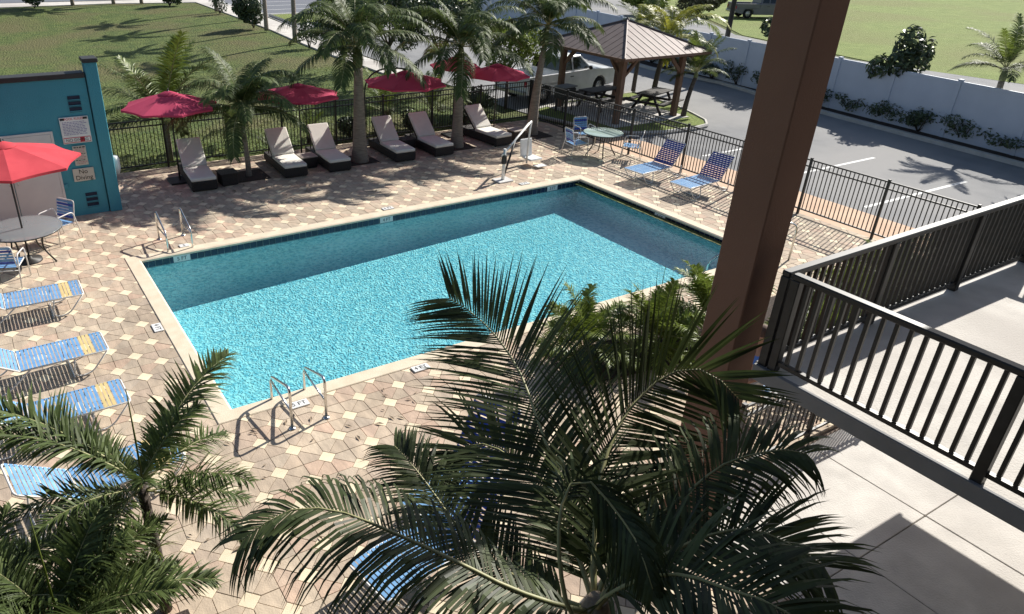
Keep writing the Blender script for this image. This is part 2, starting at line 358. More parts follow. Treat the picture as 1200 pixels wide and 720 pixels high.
HX, HY = .3405, .3565; OX, OY = -.565, -1.40
u = Vector((HX, -HY, 0)); v = Vector((HX, HY, 0)); S = .385
def pavers():
    pieces = {0: [], 1: []}
    g = .0065
    def L2(a, b): return (a*u.x+b*v.x, a*u.y+b*v.y)
    def inset(poly):
        cx = sum(p[0] for p in poly)/len(poly); cy = sum(p[1] for p in poly)/len(poly)
        n = len(poly); out = []
        for i in range(n):               # offset each edge inwards by g/2
            p0 = Vector(poly[i-1]); p1 = Vector(poly[i]); p2 = Vector(poly[(i+1) % n])
            e1 = (p1-p0).normalized(); e2 = (p2-p1).normalized(); n1 = Vector((-e1.y, e1.x)); n2 = Vector((-e2.y, e2.x))
            if n1.dot(Vector((cx, cy))-p1) < 0: n1 = -n1
            if n2.dot(Vector((cx, cy))-p1) < 0: n2 = -n2
            k = 1+n1.dot(n2); out.append(tuple(p1+(n1+n2)*(g/2/k)))
        return out
    h = S/2
    shapes = [(1, [(-h, -h), (h, -h), (h, h), (-h, h)])]
    for (ax, sg) in ((0, 1), (0, -1), (1, 1), (1, -1)):
        p = [(h, 0), (1-h, 0), (1-h, h*sg), (.5, .5*sg), (h, h*sg)]
        if ax: p = [(b, a) for a, b in p]
        shapes.append((0, p))
    for i in range(-40, 60):
        for j in range(-50, 50):
            a, b = i, j
            cx, cy = OX+a*u.x+b*v.x, OY+a*u.y+b*v.y
            if not (-5.2 < cx < 15.6 and -13.6 < cy < 6.6): continue
            q = px((cx, cy, 0))
            if q[2] < 1 or not (-160 < q[0] < 1360 and -120 < q[1] < 900): continue
            for kind, sh in shapes:
                poly = [(OX+(a+s)*u.x+(b+t)*v.x, OY+(a+s)*u.y+(b+t)*v.y) for s, t in sh]
                sgn = sum(poly[k][0]*poly[(k+1) % len(poly)][1]-poly[(k+1) % len(poly)][0]*poly[k][1] for k in range(len(poly)))
                if sgn < 0: poly.reverse()
                poly = inset(poly)
                todo = [poly]; x0, x1, y0, y1 = -.12, POOLX+.12, POOLY-.12, .12
                xs = [p[0] for p in poly]; ys = [p[1] for p in poly]
                if max(xs) > x0 and min(xs) < x1 and max(ys) > y0 and min(ys) < y1:
                    mid = clip(clip(poly, 0, x0, False), 0, x1, True) if True else []
                    todo = [clip(poly, 0, x0, True), clip(poly, 0, x1, False)]
                    if len(mid) > 2: todo += [clip(mid, 1, y0, True), clip(mid, 1, y1, False)]
                for t in todo:
                    if len(t) > 2: t = clip(t, 0, 15.42, True)
                    if len(t) > 2: t = clip(t, 1, 6.45, True)
                    if len(t) > 2 and cx > 4.2: t = clip(t, 1, -10.82, False)
                    if len(t) > 2 and area(t) > .0012: pieces[kind].append(t)
    for kind, nm, m in ((0, 'paver', M_PAVER), (1, 'cream_paver', M_CREAM)):
        def score(t):
            c = (sum(p[0] for p in t)/len(t), sum(p[1] for p in t)/len(t), 0); q = px(c)
            ok = 0 < q[0] < 1200 and 0 < q[1] < 720
            return -(area(t)/q[2]**3 if ok else 0)
        pieces[kind].sort(key=score)
        rest = MB()
        for k, t in enumerate(pieces[kind]):
            dz = random.uniform(-.0025, .002)
            if k < 300:
                cx = sum(p[0] for p in t)/len(t); cy = sum(p[1] for p in t)/len(t)
                b = MB(); b.prism([(p[0]-cx, p[1]-cy) for p in t], -.034, 0, 0, .004)
                b.build(nm, m, deck, (cx, cy, dz))
            else: rest.prism(t, -.034, dz, 0, .004)
        tag(rest.build(nm+'_field', m, deck), kind='stuff')
pavers()

def grass_tufts():
    rg = random.Random(5); b = MB()
    for i in range(7000):
        y = 6.6+14*rg.random()**1.6; x = rg.uniform(-6, 15.0)
        fx = max(0, min(1, (13.5-x)/8)); fy = max(0, min(1, (y-9)/10))*max(0, min(1, (52-y)/9)); z0 = -.10-.55*fx*fy
        sz = rg.uniform(.015, .034)
        for k in range(2):
            a = rg.uniform(0, 6.28); dx, dy = cos(a)*sz*.6, sin(a)*sz*.6; ox, oy = rg.uniform(-.06, .06), rg.uniform(-.06, .06)
            b.add([(x+ox-dx, y+oy-dy, z0), (x+ox+dx, y+oy+dy, z0), (x+ox+dx*1.3+rg.uniform(-.05, .05), y+oy+dy*1.3, z0+sz), (x+ox-dx*.3, y+oy-dy*.3+rg.uniform(-.05, .05), z0+sz*1.2)], [(0, 1, 2, 3)])
    tag(b.build('grass_tufts', M_TUFT), kind='stuff')
M_TUFT = mat('grass_blades', (.10, .13, .03), (.16, .18, .05), 2, .8, rnd=.35, trans=.35)
grass_tufts()
# ------------------------------------------------------------------ swimming pool
def pool():
    W = POOLY; D = -1.02
    root = tag(ob('swimming_pool', None), kind='structure')
    b = MB()   # basin: walls curving through a cove into the floor
    prof = [(0, -.21), (.0, -.55), (.03, -.75), (.09, -.89), (.2, -.98), (.36, -1.02)]
    rg = lambda a, z: [(a, W+a, z), (POOLX-a, W+a, z), (POOLX-a, -a, z), (a, -a, z)]
    sl_ = lambda p: (p[0], p[1], -.21+(p[2]+.21)*((1.14-.034*p[0])-.21)/(1.02-.21))   # deeper at the left end
    n = len(prof)
    for i in range(4):                    # each side on its own, so that the corners stay crisp
        vs = [sl_(p) for pr in prof for p in (rg(*pr)[i], rg(*pr)[(i+1) % 4])]
        b.add(vs, [(2*k, 2*k+1, 2*k+3, 2*k+2) for k in range(n-1)], 0, True)
    b.add([sl_(p) for p in rg(*prof[-1])], [(0, 1, 2, 3)], 0)
    b.build('pool_floor', M_POOLFLOOR, root)
    b = MB()
    for (p, q) in (((0, 0), (POOLX, 0)), ((POOLX, 0), (POOLX, W)), ((POOLX, W), (0, W)), ((0, W), (0, 0))):
        b.add([(*p, -.21), (*q, -.21), (*q, -.012), (*p, -.012)], [(3, 2, 1, 0)], 0)
    b.build('pool_wall', M_GROUT, root)
    # coping: one ring with rounded nose
    c = MB(); o = .27; n_ = .018
    def ring(a, z): return [(-a, W-a, z), (POOLX+a, W-a, z), (POOLX+a, a, z), (-a, a, z)]
    R = [ring(-n_, -.045), ring(-n_-.004, -.005), ring(.012, .016), ring(o-.012, .016), ring(o, .006), ring(o, -.03)]
    for k in range(len(R)-1):
        for i in range(4): j = (i+1) % 4; c.add([R[k][i], R[k][j], R[k+1][j], R[k+1][i]], [(0, 1, 2, 3)])
    for i in range(4): j = (i+1) % 4; c.add([ring(.02, -.045)[i], ring(.02, -.045)[j], R[0][j], R[0][i]], [(0, 1, 2, 3)])
    c.build('coping', M_COPING, root)
    t = MB(); t.box((0, 0, 0), (.138, .012, .138), 0, None, .004); tm = t.mesh('waterline_tile', M_NAVY)
    for i in range(81): ob('waterline_tile', tm, root, (.075+i*.15, -.004, -.118))
    for i in range(40): ob('waterline_tile', tm, root, (POOLX-.004, -.09-i*.15, -.118), (0, 0, pi/2))
    for i in range(40): ob('waterline_tile', tm, root, (.004, -.09-i*.15, -.118), (0, 0, pi/2))
    for i in range(81): ob('waterline_tile', tm, root, (.075+i*.15, W+.004, -.118))
    wt = MB(); wt.add([(0.003, W+.003, 0), (POOLX-.003, W+.003, 0), (POOLX-.003, -.003, 0), (.003, -.003, 0)], [(0, 1, 2, 3)])
    tag(wt.build('pool_water', M_WATER, None, (0, 0, -.192)), kind='structure')
    # depth markers: band tiles and deck tiles
    def band(x, s, side):
        if side == 'far':
            k = MB().box((0, 0, 0), (.36, .016, .138), 0, None, .004).build('depth_tile', M_WTILE, root, (x, -.014, -.112)); text(s, .115, M_INK, k, (0, -.009, 0), (pi/2, 0, 0))
        else:
            k = MB().box((0, 0, 0), (.016, .36, .138), 0, None, .004).build('depth_tile', M_WTILE, root, (POOLX-.014, x, -.112)); text(s, .115, M_INK, k, (-.009, 0, 0), (pi/2, 0, -pi/2))
    band(.86, '5 FT', 'far'); band(5.9, '4 FT', 'far'); band(11.2, '3 FT', 'far'); band(-3.1, '3 FT', 'right')
    def deckmark(x, y, s, rz, wd=.30):
        k = MB().box((0, 0, 0), (wd, .16, .02), 0, None, .003).build('depth_tile', M_WTILE, root, (x, y, .012), rz); text(s, .125, M_INK, k, (0, 0, .0105), (0, 0, 0))
    deckmark(1.02, .36, '5', 0, .2); deckmark(-.36, -3.12, '4 FT', -pi/2); deckmark(.93, -6.50, '5 FT', 0); deckmark(3.05, -6.51, '4 FT', 0); deckmark(6.15, .38, '4 FT', 0); deckmark(10.5, .38, '3 FT', 0)
pool()
# ladders
def ladder(label, loc, rz):
    t = thing('pool_ladder', label, 'pool ladder', loc, rz, 'steel pool ladders')
    for sx in (-.265, .265):      # local +y is out of the water, water at y<0
        P = round_path([(sx, .70, -.03), (sx, .70, .70), (sx, -.12, .43), (sx, -.12, -.95)], .13, 6)
        MB().tube(P, .0215, 10).build('handrail', M_STEEL, t)
        MB().tube([(sx, .69, .30), (sx, -.115, .36)], .017, 8).build('brace', M_STEEL, t)
        MB().lathe([(.0, .02), (.05, .018), (.055, 0)], 14, 0, (sx, .70, .001)).build('escutcheon', M_STEEL, t)
    for k, z in enumerate((-.26, -.53, -.80)):
        MB().box((0, -.12, z), (.5, .085, .028), 0, None, .008).build('tread', M_STEEL, t)
    return t
ladder('steel pool ladder at the far left corner by the teal wall', (.90, .30, 0), 0)
l2 = ladder('steel pool ladder at the near edge with a long loop shadow on the pavers', (.89, -6.30, 0), pi)
# submerged stair rails at the right hand corner
t = thing('pool_handrail', 'bent steel handrail at the right end of the pool, partly behind the column', 'handrail', (12.25, -6.45, 0), -.62)
MB().tube(round_path([(.25, .0, 0), (.25, 0, .86), (-.15, 0, .86), (-1.45, 0, -.1), (-1.45, 0, -.75)], .2, 5), .022, 10).build('rail_tube', M_STEEL, t)
MB().tube([(-.08, 0, -.0), (-.08, 0, .80)], .02, 8).build('support_post', M_STEEL, t)

# ------------------------------------------------------------------ pool lift
def lift():
    t = thing('pool_lift', 'white pool lift with slanted arm and hanging plastic seat beside the pool', 'pool lift', (10.13, .9, 0))
    MB().box((0, 0, .02), (.5, .4, .035), 0, None, .01).build('base_plate', M_FRAME, t)
    b = MB(); b.tube([(0, 0, .02), (0, 0, .92)], [.05, .04], 10); b.box((0, 0, .62), (.13, .13, .26), 1, None, .03); b.build('mast', [M_FRAME, M_DARKMETAL], t)
    b = MB(); b.tube([(-.12, -.07, .78), (1.55, .85, 1.34)], .026, 8); b.tube([(-.08, .02, .72), (1.5, .9, 1.28)], .02, 8); b.build('lift_arm', M_FRAME, t)
    MB().tube([(.05, .03, .12), (.62, .35, 1.03)], .03, 8).build('actuator', M_DARKMETAL, t)
    MB().tube(round_path([(1.55, .85, 1.34), (1.5, .84, .9), (1.46, .80, .1)], .2, 4), .028, 8).build('hanger_pole', M_FRAME, t)
    b = MB(); b.box((1.70, .86, .22), (.46, .46, .05), 0, None, .02); b.box((1.62, 1.08, .50), (.44, .05, .52), 0, Matrix.Rotation(-.15, 3, 'X'), .02); b.build('seat', M_WHITE, t)
    MB().box((1.75, .52, .06), (.36, .24, .03), 0, None, .01).build('footrest', M_WHITE, t)
lift()

# ------------------------------------------------------------------ teal wall
def wall_sign(name, t, x0, x1, z0, z1, m, y=3.38):
    return MB().box(((x0+x1)/2, y-.012, (z0+z1)/2), (x1-x0, .02, z1-z0), 0, None, .004).build(name, m, t)
def shed():
    t = thing('teal_wall', 'teal stucco enclosure wall with dark cap, white doors and pool signs', 'wall')
    MB().box((-3.0, 3.55, 1.6), (6.0, .30, 3.2)).build('wall', M_TEAL, t)
    b = MB(); b.box((.16, 3.53, 1.76), (.27, .38, 3.52), 0, None, .012); b.build('corner_pier', M_TEAL, t)
    MB().box((.16, 3.53, 3.565), (.33, .44, .09), 0, None, .01).build('pier_cap', M_TRIM, t)
    MB().box((-3.0, 3.55, 3.255), (6.0, .38, .11), 0, None, .01).build('wall_cap', M_TRIM, t)
    for x in (-1.43, -2.40):
        d = MB().box((x, 3.382, 1.015), (.955, .05, 2.02), 0, None, .008).build('door', M_DOOR, t)
        MB().tube(round_path([(x+(-.4 if x > -2 else .4), 3.36, .95), (x+(-.4 if x > -2 else .4), 3.30, .95), (x+(-.4 if x > -2 else .4), 3.30, 1.1), (x+(-.4 if x > -2 else .4), 3.36, 1.1)], .02, 2), .01, 6).build('handle', M_STEEL, d)
    b = MB(); b.box((-.925, 3.385, 1.04), (.05, .06, 2.08)); b.box((-2.905, 3.385, 1.04), (.05, .06, 2.08)); b.box((-1.915, 3.385, 2.055), (1.93, .06, .05)); b.build('door_frame', M_DOOR, t)
    for (x0, z0) in ((-.45, 2.45), (-.475, .17)):
        for k in range(3):
            v_ = MB().box((x0+.135, 3.395, z0+.06+k*.127), (.26, .03, .105), 0, None, .004).build('vent_slot', M_VENT, t)
            MB().box((x0+.135, 3.372, z0+.03+k*.127), (.26, .03, .016)).build('louvre', M_TEAL, v_)
    s = wall_sign('rules_sign', t, -.715, -.10, 1.755, 2.36, M_WTILE); Y = 3.356; R_ = (pi/2, 0, 0)
    text('POOL RULES', .072, M_RED, s, (-.41, Y, 2.315), R_)
    b = MB(); rr = random.Random(3)
    b.box((-.655, Y, 2.318), (.09, .004, .05), 1); b.box((-.165, Y, 2.318), (.09, .004, .05), 1)
    for k in range(9):
        x = -.665
        while x < -.17:
            wd = rr.uniform(.02, .07)
            if x+wd < -.15: b.box((x+wd/2, Y, 2.245-k*.035), (wd, .004, .013), 0)
            x += wd+.014
    b.build('small_print', [M_BLUEINK, M_INK], s)
    b = MB(); b.box((-.41, Y, 1.835), (.58, .004, .125), 0); b.build('banner', M_RED, s)
    b = MB(); b.box((-.52, Y-.003, 1.835), (.345, .004, .095), 0); b.box((-.19, Y-.003, 1.835), (.12, .004, .095), 0); b.build('banner_field', M_WTILE, s)
    text('NO DIVING', .092, M_INK, s, (-.41, Y-.006, 1.833), R_)
    s = wall_sign('notice_sign', t, -.555, -.27, 1.23, 1.69, M_BEIGE)
    b = MB()
    for k in range(11):
        x = -.53+rr.uniform(0, .05)
        while x < -.32:
            wd = rr.uniform(.02, .06); b.box((x+wd/2, Y, 1.655-k*.038), (wd, .004, .016 if k else .026), 0 if k % 4 else 1); x += wd+.015
    b.build('small_print', [M_PINK, M_INK], s)
    s = wall_sign('no_diving_sign', t, -.65, -.185, .85, 1.155, M_BEIGE)
    text('No', .15, M_INK, s, (-.42, Y, 1.075), R_); text('Diving', .15, M_INK, s, (-.42, Y, .93), R_)
    wall_sign('switch_box', t, -.90, -.81, .72, .82, M_TEAL)
shed()
t = thing('wall_lamp', 'rounded white box fixed low on the sunny side of the teal wall', 'wall box', (.36, 3.75, 1.05))
b = MB(); b.lathe([(0, -.24), (.09, -.22), (.12, -.1), (.12, .12), (.09, .2), (0, .22)], 14); b.build('cover', M_WHITE, t)
MB().box((-.04, 0, 0), (.06, .16, .36), 0, None, .01).build('bracket', M_WHITE, t)

# ------------------------------------------------------------------ metal fences
PK = MB().box((0, 0, .62), (.018, .018, 1.24)).mesh('picket', M_FENCE)
PK2 = MB().box((0, 0, .52), (.018, .018, .86)).mesh('picket', M_FENCE)
def fence(name, label, A, B, posts, H=1.4, gap=.105, pk=None, bottom=.14):
    A = Vector((*A, 0)); B = Vector((*B, 0)); L_ = (B-A).length; d = (B-A).normalized(); ang = math.atan2(d.y, d.x)
    t = thing(name, label, 'fence', A, ang)
    pm = MB(); pm.box((0, 0, H/2+.01), (.052, .052, H+.04)); pm.box((0, 0, H+.045), (.066, .066, .03), 0, None, .008); pm = pm.mesh('post', M_FENCE)
    for s_ in posts: ob('post', pm, t, (s_, 0, 0))
    for z in (H, H-.16, bottom): MB().box((L_/2, 0, z), (L_, .032, .034)).build('rail', M_FENCE, t)
    n = int(L_/gap)
    for i in range(1, n):
        x = i*gap
        if min(abs(x-s_) for s_ in posts) > .05: ob('picket', pk, t, (x, 0, bottom), (0, 0, 0), (1, 1, (H-bottom)/1.24) if pk is PK else None)
    return t
fence('pool_fence', 'black metal picket fence behind the row of cream loungers', (.32, 6.42), (15.35, 6.42), [0, 1.85, 3.65, 5.38, 7.2, 8.9, 10.8, 12.8, 15.0], pk=PK)
fence('pool_fence', 'black metal picket fence between the right end of the deck and the peach path', (15.35, 6.36), (15.35, -10.2), [.02, 1.96, 3.56, 5.1, 7.26, 9.2, 11.15, 13.1, 15.0, 16.5], pk=PK)
fence('pool_fence', 'black metal railing on the ground below the landing', (4.4, -10.78), (15.2, -10.78), [0.85, 2.6, 4.6, 6.6, 8.6, 10.7], 1.12, .105, PK2, .1)

# ------------------------------------------------------------------ loungers with cream cushions
def wicker_lounger():
    t = thing('wicker_lounger', '', 'sun lounger', (0, 0, 0), 0, 'cream cushioned loungers along the far fence')
    # local: foot at y=0, head towards +y
    b = MB(); b.box((0, 1.0, .15), (.68, 2.0, .24), 0, None, .02)
    b.build('wicker_base', M_WICKER, t)
    for sx in (-1, 1):
        for y in (.1, 1.9): MB().box((sx*.29, y, .02), (.05, .05, .05)).build('foot', M_DARKMETAL, t)
    Rm = Matrix.Rotation(radians(43), 3, 'X')
    bk = MB(); bk.box(Vector((0, 1.15, .30))+Rm @ Vector((0, .43, -.01)), (.66, .86, .04), 0, Rm, .01); bk.tube([(-.25, 1.75, .27), (-.25, 1.72, .80)], .015, 6); bk.tube([(.25, 1.75, .27), (.25, 1.72, .80)], .015, 6); bk.build('back_support', M_WICKER, t)
    c = bevel(MB().box((0, .59, .325), (.66, 1.16, .10)).build('seat_cushion', M_CUSH, t), .035, 3)
    c = bevel(MB().box(Vector((0, 1.16, .345))+Rm @ Vector((0, .44, .045)), (.66, .90, .10), 0, Rm).build('back_cushion', M_CUSH, t), .035, 3)
    return t
wl = wicker_lounger()
WL = [((2.49, 3.80), -4, 'cream cushioned wicker lounger nearest the teal wall'), ((5.08, 3.80), -3, 'cream cushioned wicker lounger just right of the slimmest palm trunk'),
      ((6.42, 3.74), -2, 'cream cushioned wicker lounger just left of the stout grey palm trunk'), ((8.6, 3.76), -2, 'cream cushioned wicker lounger just right of the stout grey palm trunk'),
      ((9.98, 3.74), 0, 'cream cushioned wicker lounger left of the third palm trunk, under the crimson parasols'), ((12.35, 3.86), 4, 'fully sunlit cream cushioned lounger between the last two palm trunks')]
for i, ((x, y), a, lb) in enumerate(WL):
    if i == 0: wl['label'] = lb; wl.location = (x, y, 0); wl.rotation_euler.z = radians(a)
    else: dup(wl, lb, (x, y, 0), radians(a))
def side_table(m, lb):
    t = thing('side_table', lb, 'side table', (0, 0, 0), 0, 'low wicker tables between the loungers')
    MB().box((0, 0, .17), (.46, .46, .30), 0, None, .02).build('table_base', M_WICKER, t)
    MB().box((0, 0, .335), (.50, .50, .03), 0, None, .008).build('table_top', m, t); return t
st = side_table(M_WICKER, 'low black wicker side table right of the lounger nearest the teal wall'); st.location = (3.22, 4.15, 0)
M_STONE = mat('stone_top', (.38, .33, .29), None, 6, .7)
st2 = side_table(M_STONE, 'low side table with stone top between the second and third loungers'); st2.location = (5.76, 4.65, 0)
dup(st, 'low black side table between the two loungers under the crimson parasol', (9.3, 5.0, 0))
dup(st2, 'low side table with stone top right of the sunlit lounger', (13.2, 4.35, 0))

# ------------------------------------------------------------------ strap furniture
def strap_mesh(wd, depth, m): return MB().box((0, 0, 0), (depth, wd, .004)).mesh('strap', m)
SB, SY = strap_mesh(.66, .041, M_STRAPB), strap_mesh(.66, .041, M_STRAPY)
SN = strap_mesh(.66, .041, M_STRAPN)
def strap_chaise(back_deg, plain=None, back=None):
    t = thing('strap_chaise', '', 'sun lounger')
    # local: foot end at x=0, head towards -x
    ww = .33; z = .36; hx = -1.27; BL = .78; a = radians(back_deg)
    f = MB()
    f.tube(round_path([(hx, -ww, z), (0, -ww, z), (0, ww, z), (hx, ww, z)], .05, 3), .014, 8)
    f.tube([(hx, -ww, z), (hx, ww, z)], .012, 6)
    f.build('seat_frame', M_FRAME, t)
    f = MB(); e = (hx-BL*cos(a), z+BL*sin(a)); f.tube(round_path([(hx, -ww, z), (e[0], -ww, e[1]), (e[0], ww, e[1]), (hx, ww, z)], .06, 3), .014, 8); f.build('back_frame', M_FRAME, t)
    for x0, x1, x2 in ((-.02, -.30, -.56), (hx+.15, hx-.25, hx-.52)):
        l = MB()
        for s in (-1, 1): l.tube(round_path([(x0, s*ww, z), (x1, s*(ww-.02), .015), (x2, s*(ww-.02), .015), (x2+.06, s*(ww-.02), z-.02)], .12, 4), .013, 8)
        l.tube([(x2, -ww+.02, .015), (x2, ww-.02, .015)], .012, 6); l.build('leg', M_FRAME, t)
    n = 22
    for i in range(n):
        me = plain or (SY if i in (3, 4, 5) else SB); ob('strap', me, t, (-.045-i*.0565, 0, z+.014))
    for i in range(13):
        d = .05+i*.0565; ob('strap', back or SB, t, (hx-d*cos(a)+.014*sin(a), 0, z+d*sin(a)+.014*cos(a)), (0, a, 0))
    return t
sc = strap_chaise(33); sc['group'] = 'blue strap loungers on the deck'
LC = [((-1.33, -1.55), 0, 'blue and yellow strap lounger on the left, nearest the round glass table'), ((-1.31, -3.80), 2, 'blue and yellow strap lounger second from the round glass table'),
      ((-1.30, -5.42), 2, 'blue and yellow strap lounger half covered by palm fronds on the left'), ((-.98, -7.05), 8, 'blue strap lounger behind the small palms, nearest the viewer on the left')]
for i, ((x, y), a, lb) in enumerate(LC):
    if i == 0: sc['label'] = lb; sc.location = (x, y, 0)
    else: dup(sc, lb, (x, y, 0), radians(a))
sc2 = strap_chaise(52, SB, SN); sc2['group'] = 'blue strap loungers on the deck'  # darker back straps put the shade of the raised backs into the colour
RC = [((13.25, -.98), 184, 'blue strap lounger with raised back facing the pool, near the round table on the right'), ((13.45, -2.5), 184, 'blue strap lounger with raised back facing the pool, half hidden by the brown column'),
      ((1.25, -9.95), 195, 'blue strap lounger with raised back lying under the coconut fronds'), ((1.0, -9.05), 200, 'blue strap lounger with raised back behind the other under the coconut fronds')]
RC[2] = ((.15, -10.3), 190, RC[2][2]); RC[3] = ((1.15, -9.75), 205, RC[3][2])
for i, ((x, y), a, lb) in enumerate(RC):
    if i == 0: sc2['label'] = lb; sc2.location = (x, y, 0); sc2.rotation_euler.z = radians(a)
    else: dup(sc2, lb, (x, y, 0), radians(a))
CB = strap_mesh(.48, .05, M_STRAPB); CN = strap_mesh(.48, .05, M_STRAPN)
def strap_chair():
    t = thing('strap_chair', '', 'chair', (0, 0, 0), 0, 'white framed blue strap chairs')
    ww = .25; z = .42          # local: faces +x
    a = radians(102); f = MB()
    bx, bz = -.22+.46*cos(a), z+.46*sin(a)
    f.tube(round_path([(.25, -ww, z), (-.22, -ww, z-.03), (bx, -ww, bz), (bx, ww, bz), (-.22, ww, z-.03), (.25, ww, z)], .06, 3), .0125, 8); f.tube([(.25, -ww, z), (.25, ww, z)], .0125, 6); f.build('seat_frame', M_FRAME, t)
    for s in (-1, 1):
        MB().tube(round_path([(.28, s*.285, .012), (.24, s*.285, .64), (-.20, s*.285, .66), (-.34, s*.285, .012)], .09, 4), .0135, 8).build('arm_leg_loop', M_FRAME, t)
    MB().tube([(-.25, -.285, .35), (-.25, .285, .35)], .011, 6).build('stretcher', M_FRAME, t)
    for i in range(7): ob('strap', CB, t, (.21-i*.066, 0, z+.013-.03*i/7.))
    for i in range(6):
        d = .09+i*.066; ob('strap', CN if i in (0, 4) else CB, t, (-.22+d*cos(a)+.013, 0, z+d*sin(a)), (0, pi/2-(a-pi/2), 0))
    return t
ch = strap_chair()
CHS = [((-1.28, 1.95), 215, 'blue strap chair with white frame against the white door, right of the glass table'), ((-2.75, .25), 50, 'blue strap chair with white frame cut by the left picture edge'), ((-2.75, 2.1), -45, 'white framed chair behind the round glass table'),
       ((13.72, 1.95), -10, 'blue strap chair left of the round table near the fence'), ((14.75, 2.75), -100, 'blue strap chair behind the round table, closest to the gazebo'), ((15.05, .88), 130, 'blue strap chair right of the round table by the fence')]
CHS[1] = ((-2.42, .12), 70, CHS[1][2])
for i, ((x, y), a, lb) in enumerate(CHS):
    if i == 0: ch['label'] = lb; ch.location = (x, y, 0); ch.rotation_euler.z = radians(a)
    else: dup(ch, lb, (x, y, 0), radians(a))
def round_table(name, label, loc, R, mg, leg_dark=True):
    t = thing(name, label, 'table', loc)
    MB().lathe([(0, .735), (R-.015, .735), (R, .73), (R, .722), (R-.015, .718), (0, .718)], 40).build('glass_top', mg, t)
    MB().tube([(R*cos(2*pi*i/36)*.985, R*sin(2*pi*i/36)*.985, .715) for i in range(36)], .014, 6, 0, True).build('rim', M_DARKMETAL if leg_dark else M_FRAME, t)
    MB().tube([(R*.55*cos(2*pi*i/24), R*.55*sin(2*pi*i/24), .70) for i in range(24)], .011, 6, 0, True).build('under_ring', M_DARKMETAL, t)
    for k in range(4):
        a = pi/4+k*pi/2+.2; MB().tube(round_path([(R*.93*cos(a), R*.93*sin(a), .70), (R*.5*cos(a), R*.5*sin(a), .62), (R*.42*cos(a), R*.42*sin(a), .3), (R*.75*cos(a), R*.75*sin(a), .0)], .2, 4), .018, 8).build('leg', M_DARKMETAL, t)
    return t
round_table('round_table', 'round glass patio table with a coral parasol through it by the white doors', (-1.98, 1.08, 0), .74, M_TGLASS)
round_table('round_table', 'round pale green glass table by the right hand fence', (14.5, 1.62, 0), .62, M_TGLASSG)

# ------------------------------------------------------------------ parasols
def canopy(t, c, R, zr, zp, m, n=8, tilt=(0, 0, 0)):
    """eight sagging panels round c; rim at zr, peak at zp"""
    hb = MB(); K = 6; J = 4; da = 2*pi/n
    vs = []
    for i in range(K+1):
        s = i/K; r = .16+(R-.16)*s
        for j in range(J+1):
            f = j/J*2-1; a = f*da/2
            rr_ = r*cos(da/2)/cos(a) if True else r
            rr_ -= .045*R*(1-f*f)*s*s*.9
            zz = zp-.07-(zp-.07-zr)*(s**1.1)-.012*(1-f*f)*sin(pi*s)*R
            vs.append((rr_*cos(a), rr_*sin(a), zz))
    fs = [(i*(J+1)+j, (i+1)*(J+1)+j, (i+1)*(J+1)+j+1, i*(J+1)+j+1) for i in range(K) for j in range(J)]
    hb.add(vs, fs, 0, True)
    o = len(hb.v); last = vs[-(J+1):]          # short valance
    hb.add(last+[(p[0], p[1], p[2]-.05) for p in last], [(j, J+1+j, J+2+j, j+1) for j in range(J)], 0, True)
    pm = hb.mesh('canopy_panel', m)
    rm = MB(); rm.tube([(.08, 0, zp-.10), (R*.5*1.0, 0, zp-.09-(zp-.07-zr)*.46), (R*.995, 0, zr-.02)], .009, 6); rm = rm.mesh('rib', M_DARKMETAL)
    sm_ = MB(); sm_.tube([(.05, 0, zp-.62), (R*.5, 0, zp-.10-(zp-.07-zr)*.46)], .007, 6); sm_ = sm_.mesh('strut', M_DARKMETAL)
    for k in range(n):
        ob('canopy_panel', pm, t, (c[0], c[1], 0), (0, 0, (k+.5)*da))
        r_ = ob('rib', rm, t, (c[0], c[1], 0), (0, 0, k*da)); ob('strut', sm_, r_)
    vc = MB(); vc.lathe([(0, zp), (.10, zp-.02), (.26, zp-.085), (.27, zp-.10), (.25, zp-.095)], 16, 0); vc.build('vent_cap', m, t, (c[0], c[1], 0), .2)
    fn = MB(); fn.lathe([(0, zp+.07), (.018, zp+.06), (.012, zp+.02), (.02, zp)], 10); fn.build('finial', M_DARKMETAL, t, (c[0], c[1], 0))
t = thing('parasol', 'coral red parasol standing in the round glass table by the teal wall', 'parasol', (-2.0, 1.08, 0))
canopy(t, (0, 0), 1.38, 2.13, 2.53, M_CORAL)
b = MB(); b.tube([(0, 0, .02), (0, 0, 2.5)], .019, 10); b.build('pole', M_DARKMETAL, t)
MB().lathe([(0, .10), (.05, .10), (.06, .06), (.24, .045), (.25, 0)], 24).build('base', M_DARKMETAL, t)
def cantilever(label, x, y, R, zr, zp, m, mast):
    t = thing('parasol', label, 'parasol', (x, y, 0), 0, 'crimson parasols above the loungers')
    canopy(t, (0, 0), R, zr, zp, m)
    mx_, my_ = mast or (0, 0)
    P = [(mx_, my_, 0)]+[Vector((mx_, my_, 1.6))*(1-s)**2+Vector((mx_, my_, zp+.12))*2*s*(1-s)+Vector((0, 0, zp+.04))*s*s for s in [i/10 for i in range(11)]]
    if mast:
        MB().tube(P, .026, 8).build('curved_mast', M_DARKMETAL, t); MB().tube([(0, 0, zp+.05), (0, 0, zp-.6)], .022, 8).build('hub_pole', M_DARKMETAL, t)
    else: MB().tube([(0, 0, 0), (0, 0, zp+.02)], .024, 10).build('pole', M_DARKMETAL, t)
    MB().box((mx_, my_, .03), (.6, .6, .05), 0, None, .01).build('base_plate', M_DARKMETAL, t)
cantilever('crimson parasol above the lounger nearest the teal wall', 2.12, 4.95, 1.24, 2.06, 2.44, M_CRIMSON, None)
cantilever('dull crimson parasol dappled with palm shade above the second and third loungers', 5.78, 5.1, 1.22, 2.0, 2.32, M_CRIMSON, None)
